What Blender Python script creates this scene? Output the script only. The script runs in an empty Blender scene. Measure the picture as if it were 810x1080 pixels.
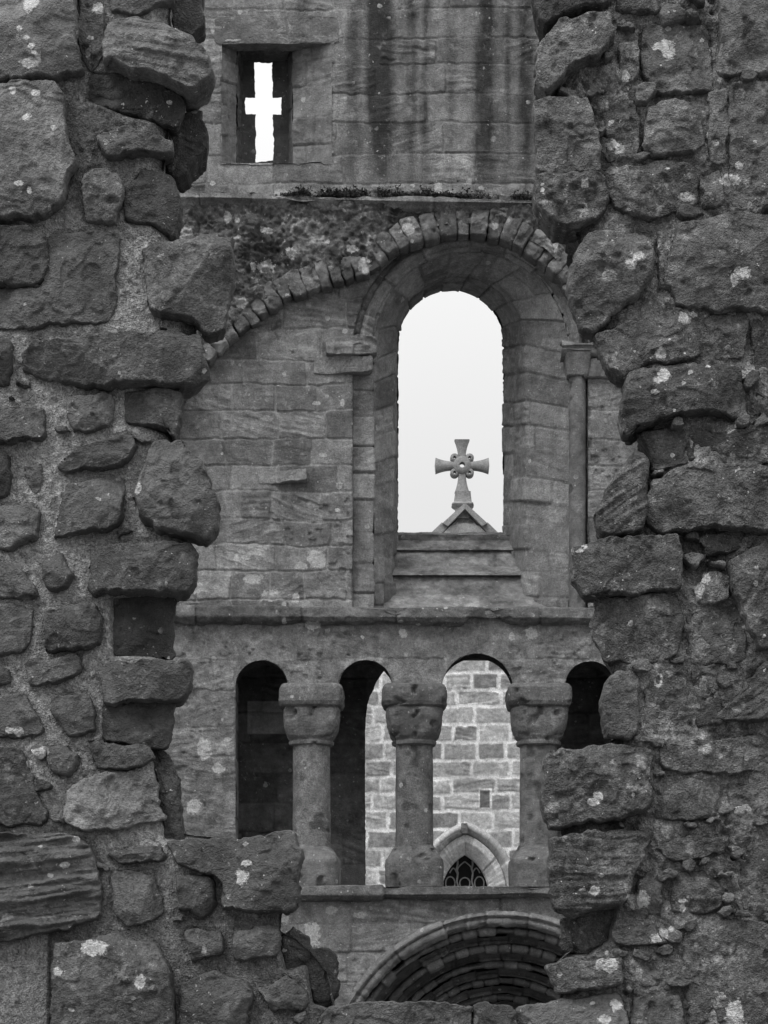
import bpy, math, random
import numpy as np

np.seterr(all='ignore')
random.seed(7)
scene = bpy.context.scene
COL = scene.collection
EYE = 1.65                    # camera height
F = 2604.0                    # focal length in photo pixels (810 wide)
D1, D2, D3 = 8.0, 21.7, 32.5  # ruined wall, priory wall, church
HX, HY = 405.0, 1100.0        # vanishing point of the view in photo pixels


def wx(x, Y): return (np.asarray(x, float) - HX) / F * Y
def wz(y, Y): return EYE + (HY - np.asarray(y, float)) / F * Y


# ------------------------------------------------------------------ noise
def _hash(ix, iy, iz, seed):
    h = (ix * np.uint32(374761393) + iy * np.uint32(668265263) + iz * np.uint32(2246822519)
         + np.uint32((seed * 3266489917) & 0xffffffff))
    h = (h ^ (h >> np.uint32(13))) * np.uint32(1274126177)
    h = (h ^ (h >> np.uint32(15))) * np.uint32(2654435761)
    return ((h ^ (h >> np.uint32(16))) & np.uint32(0xffff)).astype(np.float32) / 32767.5 - 1.0


def noise(x, y, z, seed=0):
    x = np.asarray(x, np.float64); y = np.asarray(y, np.float64); z = np.asarray(z, np.float64)
    x, y, z = np.broadcast_arrays(x, y, z)
    fx, fy, fz = np.floor(x), np.floor(y), np.floor(z)
    ix = fx.astype(np.int64).astype(np.uint32); iy = fy.astype(np.int64).astype(np.uint32); iz = fz.astype(np.int64).astype(np.uint32)
    u = (x - fx).astype(np.float32); v = (y - fy).astype(np.float32); w = (z - fz).astype(np.float32)
    u = u * u * u * (u * (u * 6 - 15) + 10); v = v * v * v * (v * (v * 6 - 15) + 10); w = w * w * w * (w * (w * 6 - 15) + 10)
    o = np.uint32(1)
    def L(a, b, t): return a + (b - a) * t
    a = L(L(_hash(ix, iy, iz, seed), _hash(ix + o, iy, iz, seed), u), L(_hash(ix, iy + o, iz, seed), _hash(ix + o, iy + o, iz, seed), u), v)
    iz = iz + o
    b = L(L(_hash(ix, iy, iz, seed), _hash(ix + o, iy, iz, seed), u), L(_hash(ix, iy + o, iz, seed), _hash(ix + o, iy + o, iz, seed), u), v)
    return L(a, b, w)


def fbm(x, y, z, freq, octs=3, seed=0, gain=.5):
    r = 0; a = 1; s = 0
    for k in range(octs):
        r = r + a * noise(x * freq + 17.3 * k, y * freq + 5.1 * k, z * freq - 9.7 * k, seed + k)
        s += a; a *= gain; freq *= 2.03
    return r / s


def sstep(a, b, x):
    t = np.clip((x - a) / (b - a), 0, 1)
    return t * t * (3 - 2 * t)


def terrace(v, k):
    """flat steps with sharp risers, as sandstone flakes off in sheets"""
    n = v * k; f = np.floor(n); return (f + sstep(.38, .62, n - f)) / k


# ------------------------------------------------------------------ materials
def new_mat(name):
    m = bpy.data.materials.new(name); m.use_nodes = True
    nt = m.node_tree; nt.nodes.clear()
    out = nt.nodes.new('ShaderNodeOutputMaterial'); b = nt.nodes.new('ShaderNodeBsdfPrincipled')
    nt.links.new(b.outputs[0], out.inputs[0])
    b.inputs['Roughness'].default_value = .9
    if 'Specular IOR Level' in b.inputs: b.inputs['Specular IOR Level'].default_value = .25
    return m, nt, b


def math_node(nt, op, a, b=None, clamp=False):
    n = nt.nodes.new('ShaderNodeMath'); n.operation = op; n.use_clamp = clamp
    for i, s in enumerate((a, b)):
        if s is None: continue
        if isinstance(s, (int, float)): n.inputs[i].default_value = s
        else: nt.links.new(s, n.inputs[i])
    return n.outputs[0]


def map_range(nt, v, a, b, c, d):
    n = nt.nodes.new('ShaderNodeMapRange'); nt.links.new(v, n.inputs[0])
    for i, q in enumerate((a, b, c, d)): n.inputs[i + 1].default_value = q
    return n.outputs[0]


def stone_mat(name, k=1.0, mottle=.45, grain=.35, spots=.25, spot_scale=38, patch=.3, bump=.5, lich=.5, pat=1.0, blotch=.3, pmin=.45):
    """grey weathered stone; albedo comes from the 'tone' attribute, lichen from 'lich' plus scattered crusts"""
    m, nt, b = new_mat(name)
    N = nt.nodes.new; L = nt.links.new
    tc = N('ShaderNodeTexCoord'); oi = N('ShaderNodeObjectInfo')
    mul = N('ShaderNodeVectorMath'); mul.operation = 'MULTIPLY_ADD'
    comb = N('ShaderNodeCombineXYZ')
    r = math_node(nt, 'MULTIPLY', oi.outputs['Random'], 90.0)
    for i in range(3): L(r, comb.inputs[i])
    mul.inputs[1].default_value = (1, 1, 1); L(tc.outputs['Object'], mul.inputs[0]); L(comb.outputs[0], mul.inputs[2])
    co = mul.outputs[0]
    def nz(scale, detail=4, rough=.6, vec=co):
        n = N('ShaderNodeTexNoise'); n.inputs['Scale'].default_value = scale; n.inputs['Detail'].default_value = detail
        n.inputs['Roughness'].default_value = rough; L(vec, n.inputs['Vector']); return n.outputs[0]
    at = N('ShaderNodeAttribute'); at.attribute_name = 'tone'
    al = N('ShaderNodeAttribute'); al.attribute_name = 'lich'
    tone = math_node(nt, 'MULTIPLY', at.outputs['Fac'], k)
    n1 = nz(5.5 * k ** 0, 6, .65); n2 = nz(60, 4, .7); n3 = nz(190, 2, .6)
    f1 = map_range(nt, n1, .25, .75, 1 - mottle, 1 + mottle)
    f1 = math_node(nt, 'MULTIPLY', f1, map_range(nt, nz(24 * pat, 6, .75), .3, .7, 1 - blotch, 1 + blotch))
    f2 = map_range(nt, n2, .25, .75, 1 - grain, 1 + grain)
    f3 = map_range(nt, n3, .2, .8, 1 - grain, 1 + grain)
    gs = math_node(nt, 'MULTIPLY', math_node(nt, 'SUBTRACT', math_node(nt, 'MULTIPLY', f2, f3), 1.0), map_range(nt, oi.outputs['Random'], 0, 1, .35, 1.15))
    c = math_node(nt, 'MULTIPLY', math_node(nt, 'MULTIPLY', tone, f1), math_node(nt, 'ADD', gs, 1.0))
    # pale crust patches
    n4 = nz(13, 6, .72); n5 = nz(3.2, 3, .5)
    pm = math_node(nt, 'MULTIPLY', map_range(nt, n4, .56, .66, 0, 1), map_range(nt, n5, pmin, pmin + .15, 0, 1))
    pm = math_node(nt, 'MULTIPLY', pm, patch)
    vo = N('ShaderNodeTexVoronoi'); vo.inputs['Scale'].default_value = spot_scale
    wv = N('ShaderNodeVectorMath'); wv.operation = 'ADD'; nn = N('ShaderNodeTexNoise'); nn.inputs['Scale'].default_value = 70
    sc = N('ShaderNodeVectorMath'); sc.operation = 'SCALE'; sc.inputs['Scale'].default_value = .02
    L(co, nn.inputs['Vector']); L(nn.outputs['Color'], sc.inputs[0]); L(co, wv.inputs[0]); L(sc.outputs[0], wv.inputs[1]); L(wv.outputs[0], vo.inputs['Vector'])
    sep = N('ShaderNodeSeparateColor'); L(vo.outputs['Color'], sep.inputs[0])
    rad = map_range(nt, sep.outputs[0], .8, 1, 0, .36)
    sm = math_node(nt, 'LESS_THAN', vo.outputs['Distance'], rad)
    n6 = nz(4.1, 3, .6)
    sm = math_node(nt, 'MULTIPLY', sm, map_range(nt, n6, .48, .62, 0, spots))
    vo2 = N('ShaderNodeTexVoronoi'); vo2.inputs['Scale'].default_value = spot_scale * 3.1; L(wv.outputs[0], vo2.inputs['Vector'])
    sep2 = N('ShaderNodeSeparateColor'); L(vo2.outputs['Color'], sep2.inputs[0])
    sm2 = math_node(nt, 'LESS_THAN', vo2.outputs['Distance'], map_range(nt, sep2.outputs[1], .86, 1, 0, .36))
    n7 = nz(6.5, 3, .6)
    sm2 = math_node(nt, 'MULTIPLY', sm2, map_range(nt, n7, .42, .6, 0, spots * .9))
    sm = math_node(nt, 'MAXIMUM', sm, sm2)
    msk = math_node(nt, 'MAXIMUM', pm, sm)
    lf = math_node(nt, 'ADD', al.outputs['Fac'], math_node(nt, 'MULTIPLY', math_node(nt, 'SUBTRACT', nz(42 * pat, 5, .7), .5), 1.5))
    lf = math_node(nt, 'MULTIPLY', map_range(nt, lf, .28, .42, 0, 1), map_range(nt, nz(90, 3, .6), .3, .6, .45, 1))
    msk = math_node(nt, 'MAXIMUM', msk, lf, True)
    mix = N('ShaderNodeMix'); mix.data_type = 'FLOAT'
    L(msk, mix.inputs[0]); L(c, mix.inputs[2]); L(math_node(nt, 'MULTIPLY', f2, lich), mix.inputs[3])
    cc = N('ShaderNodeCombineColor')
    for i in range(3): L(mix.outputs[0], cc.inputs[i])
    L(cc.outputs[0], b.inputs['Base Color'])
    bp = N('ShaderNodeBump'); bp.inputs['Strength'].default_value = bump; bp.inputs['Distance'].default_value = .012
    vg = N('ShaderNodeTexVoronoi'); vg.inputs['Scale'].default_value = 140; L(wv.outputs[0], vg.inputs['Vector'])
    hh = math_node(nt, 'ADD', math_node(nt, 'MULTIPLY', n2, 1.2), math_node(nt, 'MULTIPLY', n3, .6))
    hh = math_node(nt, 'ADD', hh, math_node(nt, 'MULTIPLY', vg.outputs['Distance'], .5))
    hh = math_node(nt, 'ADD', hh, math_node(nt, 'MULTIPLY', n4, .8))
    L(hh, bp.inputs['Height']); L(bp.outputs[0], b.inputs['Normal'])
    return m


def plain_mat(name, v, rough=.9, noise_scale=20, var=.3):
    m, nt, b = new_mat(name)
    n = nt.nodes.new('ShaderNodeTexNoise'); n.inputs['Scale'].default_value = noise_scale; n.inputs['Detail'].default_value = 5
    tc = nt.nodes.new('ShaderNodeTexCoord'); nt.links.new(tc.outputs['Object'], n.inputs['Vector'])
    f = map_range(nt, n.outputs[0], .25, .75, v * (1 - var), v * (1 + var))
    cc = nt.nodes.new('ShaderNodeCombineColor')
    for i in range(3): nt.links.new(f, cc.inputs[i])
    nt.links.new(cc.outputs[0], b.inputs['Base Color']); b.inputs['Roughness'].default_value = rough
    return m


M_RUIN = stone_mat('ruin_sandstone', mottle=.42, grain=.38, spots=.7, spot_scale=34, patch=.3, bump=.75, lich=.62)
M_CRUST = stone_mat('lichen_crusted_sandstone', mottle=.45, grain=.5, spots=.95, spot_scale=36, patch=.42, bump=1.0, lich=.66, blotch=.45, pmin=.33)
M_MORTAR = stone_mat('sandy_mortar', mottle=.15, grain=.65, spots=.6, spot_scale=75, patch=.15, bump=1.0, lich=.62, blotch=.2)
M_PRIORY = stone_mat('priory_sandstone', mottle=.34, grain=.42, spots=.8, spot_scale=13, patch=.35, bump=1.0, lich=.55, pat=.5)
M_CHURCH = stone_mat('church_stone', mottle=.2, grain=.3, spots=.1, spot_scale=12, patch=.1, bump=.5, lich=.6)
M_MOSS = plain_mat('moss_dark', .035, .95, 30, .6)
M_GLASS = plain_mat('leaded_glass', .02, .25, 5, .2)
M_LEAD = plain_mat('tracery_bars', .35, .8, 20, .2)
M_SLATE = plain_mat('roof_slate', .1, .8, 6, .3)
M_GRASS = plain_mat('grass_ground', .12, .95, 3, .5)


# ------------------------------------------------------------------ mesh plumbing
def make(name, V, quads=None, tris=None, mat=None, parent=None, attrs=None, smooth=True):
    V = np.asarray(V, np.float32).reshape(-1, 3)
    if parent is not None: V = V - np.array(THING_LOC[parent.name], np.float32)
    me = bpy.data.meshes.new(name)
    idx = []; st = []; p = 0
    for fc, n in ((quads, 4), (tris, 3)):
        if fc is None or len(fc) == 0: continue
        fc = np.asarray(fc, np.int32).reshape(-1, n)
        idx.append(fc.ravel()); st.append(p + np.arange(len(fc)) * n); p += fc.size
    idx = np.concatenate(idx); st = np.concatenate(st).astype(np.int32)
    me.vertices.add(len(V)); me.vertices.foreach_set('co', V.ravel())
    me.loops.add(len(idx)); me.loops.foreach_set('vertex_index', idx)
    me.polygons.add(len(st)); me.polygons.foreach_set('loop_start', st)
    me.polygons.foreach_set('use_smooth', np.full(len(st), smooth, dtype=bool))
    for k, a in (attrs or {}).items():
        at = me.attributes.new(k, 'FLOAT', 'POINT')
        at.data.foreach_set('value', np.ascontiguousarray(np.broadcast_to(np.asarray(a, np.float32).ravel(), (len(V),)) if np.size(a) > 1 else np.full(len(V), float(a), np.float32)))
    me.update(calc_edges=True)
    me.validate()
    if mat: me.materials.append(mat)
    o = bpy.data.objects.new(name, me); COL.objects.link(o)
    if parent is not None:
        o.parent = parent; THING_LOC[o.name] = THING_LOC[parent.name]
    return o


THING_LOC = {}
def thing(name, label, cat, loc):
    o = bpy.data.objects.new(name, None); COL.objects.link(o); o.location = loc
    o.empty_display_size = .3
    o['label'] = label; o['category'] = cat; o['kind'] = 'thing'; THING_LOC[o.name] = loc
    return o


def grid_faces(nu, nv, keep=None):
    i = np.arange(nu * nv).reshape(nu, nv)
    q = np.stack([i[:-1, :-1], i[1:, :-1], i[1:, 1:], i[:-1, 1:]], -1)
    return q[keep] if keep is not None else q.reshape(-1, 4)


def normals(P):
    a = np.gradient(P, axis=0); b = np.gradient(P, axis=1)
    n = np.cross(a, b); return n / (np.linalg.norm(n, axis=-1, keepdims=True) + 1e-12)


class Soup:
    """collects grids into one mesh"""
    def __init__(s): s.V = []; s.Q = []; s.T = []; s.tone = []; s.lich = []; s.n = 0
    def grid(s, P, tone=.15, lich=-1., keep=None):
        nu, nv = P.shape[:2]
        s.Q.append(grid_faces(nu, nv, keep) + s.n); s.V.append(P.reshape(-1, 3))
        s.tone.append(np.broadcast_to(np.asarray(tone, np.float32), (nu, nv)).ravel())
        s.lich.append(np.broadcast_to(np.asarray(lich, np.float32), (nu, nv)).ravel()); s.n += nu * nv
    def raw(s, V, quads=None, tris=None, tone=.15, lich=-1.):
        V = np.asarray(V, float).reshape(-1, 3)
        if quads is not None: s.Q.append(np.asarray(quads, int).reshape(-1, 4) + s.n)
        if tris is not None: s.T.append(np.asarray(tris, int).reshape(-1, 3) + s.n)
        s.V.append(V); s.tone.append(np.broadcast_to(np.asarray(tone, np.float32), (len(V),))); s.lich.append(np.broadcast_to(np.asarray(lich, np.float32), (len(V),))); s.n += len(V)
    def build(s, name, mat, parent=None, smooth=True):
        return make(name, np.concatenate(s.V), np.concatenate(s.Q) if s.Q else None, np.concatenate(s.T) if s.T else None, mat, parent,
                    dict(tone=np.concatenate(s.tone), lich=np.concatenate(s.lich)), smooth)


# ------------------------------------------------------------------ lichen spots (photo pixel, radius) per wall
LICH1 = [(30,6,9),(34,2,6),(33,48,6),(31,66,6),(40,62,5),(28,40,4),(20,30,3),(36,55,4),(13,96,3),(29,123,5),(57,135,4),(20,193,4),(31,200,5),(38,98,3),
         (104,8,7),(96,40,4),(145,515,5),(10,770,7),(20,772,4),(40,795,9),(30,805,5),(46,790,4),
         (705,55,11),(700,48,6),(660,80,6),(648,155,8),(653,160,5),(725,208,11),(617,192,4),(643,290,7),(665,278,8),(672,270,6),(775,295,9),(784,288,6),
         (722,335,7),(730,333,5),(697,373,6),(695,400,7),(700,396,5),(691,413,4),(769,453,5),(772,451,4),(709,480,4),(608,577,6),(738,622,7),(732,632,6),(745,610,5),
         (687,709,4),(694,718,4),(743,790,6),(630,840,7),(625,846,5),(668,838,4),(673,950,8),(677,944,6),(720,950,5),(720,958,4),(635,923,4),(627,940,4),(614,938,3),
         (700,985,8),(692,990,6),(708,980,5),(640,1018,7),(645,1012,5),(638,1075,8),(650,1060,6),(625,1058,4),(775,1070,9),(755,150,4),(780,175,6),(770,190,8),(640,1005,4),
         (100,1000,8),(60,1025,5),(75,1065,4),(148,1035,6),(260,910,7),(255,925,6),(68,912,4),(215,1000,5),(80,885,4)]
RING1 = {(608,577),(694,718),(643,290)}
LICH2 = [(224,31,4),(197,193,4),(224,193,4),(297,205,5),(462,198,6),(435,196,3),(495,192,3),(507,198,4),(197,250,8),(206,252,6),(250,232,4),(282,243,5),
         (267,280,6),(279,279,6),(307,266,6),(250,250,4),(240,228,5),(318,597,9),(334,590,8),(266,610,8),(250,590,6),(259,588,4),(358,512,6),(285,628,6),(312,630,5),(356,538,4),
         (463,380,4),(340,480,5),(385,280,6),(255,320,6),(470,640,3),(516,645,3),(300,655,5),(330,660,5),(395,590,4),(334,425,4),(361,425,3),(560,285,5),(430,240,6),(520,238,5),(585,262,6),(372,262,5),(345,255,5),
         (205,620,6),(215,790,10),(230,810,8),(205,850,8),(240,780,5),(330,985,8),(350,960,6),(300,968,7),(380,965,5),(540,672,6),(560,668,5),(425,668,5)]


def lichen(X, Y, Z, spots, pxm, rings=(), seed=3):
    """lichen mask at world points, spots projected onto the wall plane once"""
    px = X / Y * F + HX; py = HY - (Z - EYE) / Y * F
    m = np.full(px.shape, -1., np.float32)
    for i, (sx, sy, r) in enumerate(spots):
        r = r * (.8, 1.1, .65, 1.4, 1.0)[i % 5] * 1.4
        sel = (np.abs(px - sx) < r * 2) & (np.abs(py - sy) < r * 2)
        if not sel.any(): continue
        el = (.8, 1.2, 1., 1.35)[i % 4]
        d = np.hypot((px[sel] - sx) / el, (py[sel] - sy) * el) / r
        v = 1 - d if (sx, sy) not in rings else .55 - 1.6 * np.abs(d - .55)
        m[sel] = np.maximum(m[sel], v)
    return np.clip(m, -1, 1)


# ------------------------------------------------------------------ one irregular stone from its outline
def chaikin(p, w=.2, it=2):
    for _ in range(it):
        q = np.roll(p, -1, 0)
        p = np.stack([p * (1 - w) + q * w, p * w + q * (1 - w)], 1).reshape(-1, 2)
    return p


def resample(p, n):
    q = np.vstack([p, p[:1]]); s = np.r_[0, np.cumsum(np.hypot(*np.diff(q, axis=0).T))]
    t = np.linspace(0, s[-1], n, endpoint=False)
    return np.stack([np.interp(t, s, q[:, 0]), np.interp(t, s, q[:, 1])], 1)


def stone(poly, parent, mat, D=D1, name='stone', off=0., p=.05, R=.02, tone=.12, lump=.012, strata=0., tilt=(0, 0), depth=.15, res=.0058,
          cuts=2, seed=None, label=None, edge=.008, soup=None, sdir=0., spots=LICH1, pits=0., taper=.06, pxm=1., rings=RING1, mott=.3, grow=1.02, flake=.010, round_=.3):
    seed = seed if seed is not None else int(abs(poly[0][0] * 31 + poly[0][1] * 17 + poly[1][0])) % 9973
    rg = np.random.RandomState(seed)
    Yc = D + off - .7 * p
    pt = np.array(poly, float); pt = np.stack([wx(pt[:, 0], Yc), wz(pt[:, 1], Yc)], 1)
    pt = chaikin(pt, .07, 1); pc = pt.mean(0); pt = pc + (pt - pc) * grow
    R = R * round_
    per = np.hypot(*(pt - np.roll(pt, 1, 0)).T).sum()
    n = int(np.clip(per / res, 40, 420)); b = resample(pt, n)
    tg = np.roll(b, -1, 0) - np.roll(b, 1, 0); nr = np.stack([tg[:, 1], -tg[:, 0]], 1); nr /= np.linalg.norm(nr, axis=1, keepdims=True) + 1e-9
    k = D1 / D                       # farther stones get coarser detail
    b = b + nr * (edge * (.9 * terrace(fbm(b[:, 0], 0 * b[:, 0] + 4, b[:, 1], 16 * k, 2, seed + 6), 3) * 1.6 + .6 * fbm(b[:, 0], 0 * b[:, 0], b[:, 1], 14 * k, 2, seed) + .6 * fbm(b[:, 0], 0 * b[:, 0], b[:, 1], 60 * k, 2, seed + 5)))[:, None]
    q = np.roll(b, -1, 0); cr = b[:, 0] * q[:, 1] - q[:, 0] * b[:, 1]; A = cr.sum() / 2
    c = ((b + q) * cr[:, None]).sum(0) / (6 * A)
    mr = np.hypot(*(b - c).T).max()
    m = int(np.clip(mr / res * 1.15, 12, 62))
    s = 1 - (1 - np.linspace(0, 1, m + 1)[1:]) ** 1.45
    P = c + s[:, None, None] * (b - c)[None]
    bs = b[::2]
    d = np.full(P.shape[:2], 9.)
    for i in range(0, len(bs)):
        a0 = bs[i]; a1 = bs[(i + 1) % len(bs)]; e = a1 - a0; w = P - a0
        t = np.clip((w @ e) / (e @ e + 1e-12), 0, 1)
        d = np.minimum(d, np.hypot(w[..., 0] - t * e[0], w[..., 1] - t * e[1]))
    d[-1] = 0
    x, z = P[..., 0], P[..., 1]; xl, zl = x - c[0], z - c[1]
    o = seed * .37
    Rv = R * (1 + .6 * fbm(x, o, z, 9 * k, 2, seed + 2))
    bev = (1 - (1 - np.clip(d / Rv, 0, 1)) ** 2.6) ** (1 / 2.6)
    hgt = p + tilt[0] * xl + tilt[1] * zl + lump * .8 * fbm(x, o, z, 6.5 * k, 3, seed + 3) + lump * .55 * fbm(x, o, z, 26 * k, 2, seed + 4)
    ext = np.array([np.abs(b[:, 0] - c[0]).max(), np.abs(b[:, 1] - c[1]).max()])
    fc = np.full(x.shape, 9.)
    for _ in range(5):          # split faces: a few gently sloping planes that meet in ridges
        sx, sz = rg.normal(0, .16, 2); px_, pz_ = rg.uniform(-.5, .5, 2) * ext
        fc = np.minimum(fc, p * 1.12 + sx * (xl - px_) + sz * (zl - pz_) + .1 * p * rg.rand() + .004 / k * fbm(x, o + 5, z, 11 * k, 2, seed + 14))
    hgt = np.minimum(hgt + .004, np.maximum(fc, .35 * p))
    for _ in range(cuts):
        ph = rg.uniform(0, 2 * math.pi); u = (xl * math.cos(ph) + zl * math.sin(ph))
        e = math.hypot(ext[0] * math.cos(ph), ext[1] * math.sin(ph))
        pl = p - rg.uniform(.25, .75) * (u - rg.uniform(.3, .8) * e) + .007 * k ** -1 * fbm(x, o + 3, z, 14 * k, 3, seed + 8)
        hgt = np.minimum(hgt, np.where(u > 0, pl, 9))
    if flake:
        fl = fbm(x, o + 7, z, 7.5 * k, 3, seed + 15, .55) + .5 * (xl * rg.uniform(-2, 2) + zl * rg.uniform(-2, 2)) * k
        hgt = hgt + flake / k * 2.2 * terrace(fl, 3.2) + .35 * flake / k * np.abs(fbm(x, o + 9, z, 20 * k, 3, seed + 16, .6))
    if strata:
        ca, sa = math.cos(sdir), math.sin(sdir)
        uu = x * ca + z * sa; vv = -x * sa + z * ca + .01 * fbm(x, o, z, 7 * k, 2, seed + 1)
        hgt = hgt + strata * (fbm(uu * 2.2, o, vv * 26, 1.5 * k, 3, seed + 6) + .6 * np.abs(noise(uu * 5 * k, o, vv * 60 * k, seed + 9)))
    if pits:
        hgt = hgt - pits * sstep(.25, .6, fbm(x, o, z, 30 * k, 2, seed + 12))
    hgt = hgt + .003 / k * fbm(x, o, z, 70 * k, 3, seed + 7, .7)
    y = bev * np.maximum(hgt, .004)
    lat = .002 * noise(x * 60 * k, o, z * 60 * k, seed + 11)
    V = np.stack([x + lat, D + off - y, z + lat], -1)
    tn = tone * (1 + .22 * fbm(x, o, z, 5 * k, 2, seed + 21)) * np.ones_like(x)
    tn = tn * (1 + mott * fbm(x, o + 2, z, 17 * k, 4, seed + 23, .72)) * (1 + .9 * mott * sstep(.12, .5, fbm(x, o + 5, z, 8 * k, 4, seed + 24, .65)))
    if strata: tn = tn * (1 + .3 * fbm((x * ca + z * sa) * 2, o, (-x * sa + z * ca) * 18, 1.6 * k, 2, seed + 22))
    if pits: tn = tn * (1 - .3 * sstep(.25, .6, fbm(x, o, z, 30 * k, 2, seed + 12)))
    lc = lichen(V[..., 0], V[..., 1], V[..., 2], spots, pxm, rings) if spots else np.full_like(x, -1.)
    sides = []
    for j in range(1, 6):
        f = j / 5
        bb = c + (1 - taper * 3 * f) * (b - c)
        bb = bb + nr * (.006 * fbm(bb[:, 0], f * .4, bb[:, 1], 18 * k, 2, seed + 30))[:, None]
        sides.append(np.stack([bb[:, 0], np.full(n, D + off + depth * f), bb[:, 1]], -1))
    G = np.concatenate([V, np.array(sides)], 0)
    T_ = np.concatenate([tn, np.repeat(tn[-1:], 5, 0)], 0); L_ = np.concatenate([lc, np.full((5, n), -1.)], 0)
    R_ = G.shape[0]
    i = np.arange(R_ * n).reshape(R_, n); jn = np.roll(i, -1, 1)
    Q = np.stack([i[:-1], jn[:-1], jn[1:], i[1:]], -1).reshape(-1, 4)
    cv = R_ * n
    T = np.stack([np.full(n, cv), jn[0], i[0]], -1)
    Vall = np.vstack([G.reshape(-1, 3), [[c[0], V[0, :, 1].mean(), c[1]]]])
    tA = np.r_[T_.ravel(), T_[0].mean()]; lA = np.r_[L_.ravel(), L_[0].mean()]
    if soup is not None:
        soup.raw(Vall, Q, T, tA, lA); return None
    tA = np.clip(tA, .02, .8)
    ob = make(name, Vall, Q, T, mat, parent, dict(tone=tA, lich=lA))
    if label: ob['label'] = label
    return ob


# ------------------------------------------------------------------ signed distance helpers (photo pixels on a wall plane; negative = inside)
def sd_poly(px, py, poly):
    poly = np.array(poly, float); n = len(poly)
    d = np.full(px.shape, 1e9); ins = np.zeros(px.shape, bool)
    for i in range(n):
        a = poly[i]; b = poly[(i + 1) % n]; e = b - a
        w0 = px - a[0]; w1 = py - a[1]
        t = np.clip((w0 * e[0] + w1 * e[1]) / (e @ e + 1e-12), 0, 1)
        d = np.minimum(d, np.hypot(w0 - t * e[0], w1 - t * e[1]))
        if a[1] != b[1]:
            cross = ((a[1] > py) != (b[1] > py)) & (px < (b[0] - a[0]) * (py - a[1]) / (b[1] - a[1]) + a[0])
            ins ^= cross
    return np.where(ins, -d, d)


def sd_arch(px, py, cx, cy, r, yb):
    up = np.hypot(px - cx, py - cy) - r
    side = np.abs(px - cx) - r
    s = np.where(py < cy, up, side)
    return np.maximum(s, py - yb)


def plane_grid(x0, x1, y0, y1, Y, cell, hole=None, iters=2):
    """regular grid in photo pixels on the plane at distance Y, snapped to the hole edge"""
    nx = max(2, int((x1 - x0) / F * Y / cell)); ny = max(2, int((y1 - y0) / F * Y / cell))
    px, py = np.meshgrid(np.linspace(x0, x1, nx), np.linspace(y0, y1, ny), indexing='ij')
    keep = None
    if hole is not None:
        cp = (x1 - x0) / (nx - 1)
        px0, py0 = px.copy(), py.copy()
        s = hole(px, py)
        for _ in range(iters):
            e = .05
            gx = (hole(px + e, py) - hole(px - e, py)) / (2 * e); gy = (hole(px, py + e) - hole(px, py - e)) / (2 * e)
            nrm = np.maximum(gx * gx + gy * gy, .2)
            near = np.abs(s) < cp * .75
            px = np.where(near, px - s * gx / nrm, px); py = np.where(near, py - s * gy / nrm, py)
            s = hole(px, py)
        cx = (px[:-1, :-1] + px[1:, 1:] + px[1:, :-1] + px[:-1, 1:]) / 4; cy = (py[:-1, :-1] + py[1:, 1:] + py[1:, :-1] + py[:-1, 1:]) / 4
        keep = hole(cx, cy) > 0
    return px, py, keep


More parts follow.
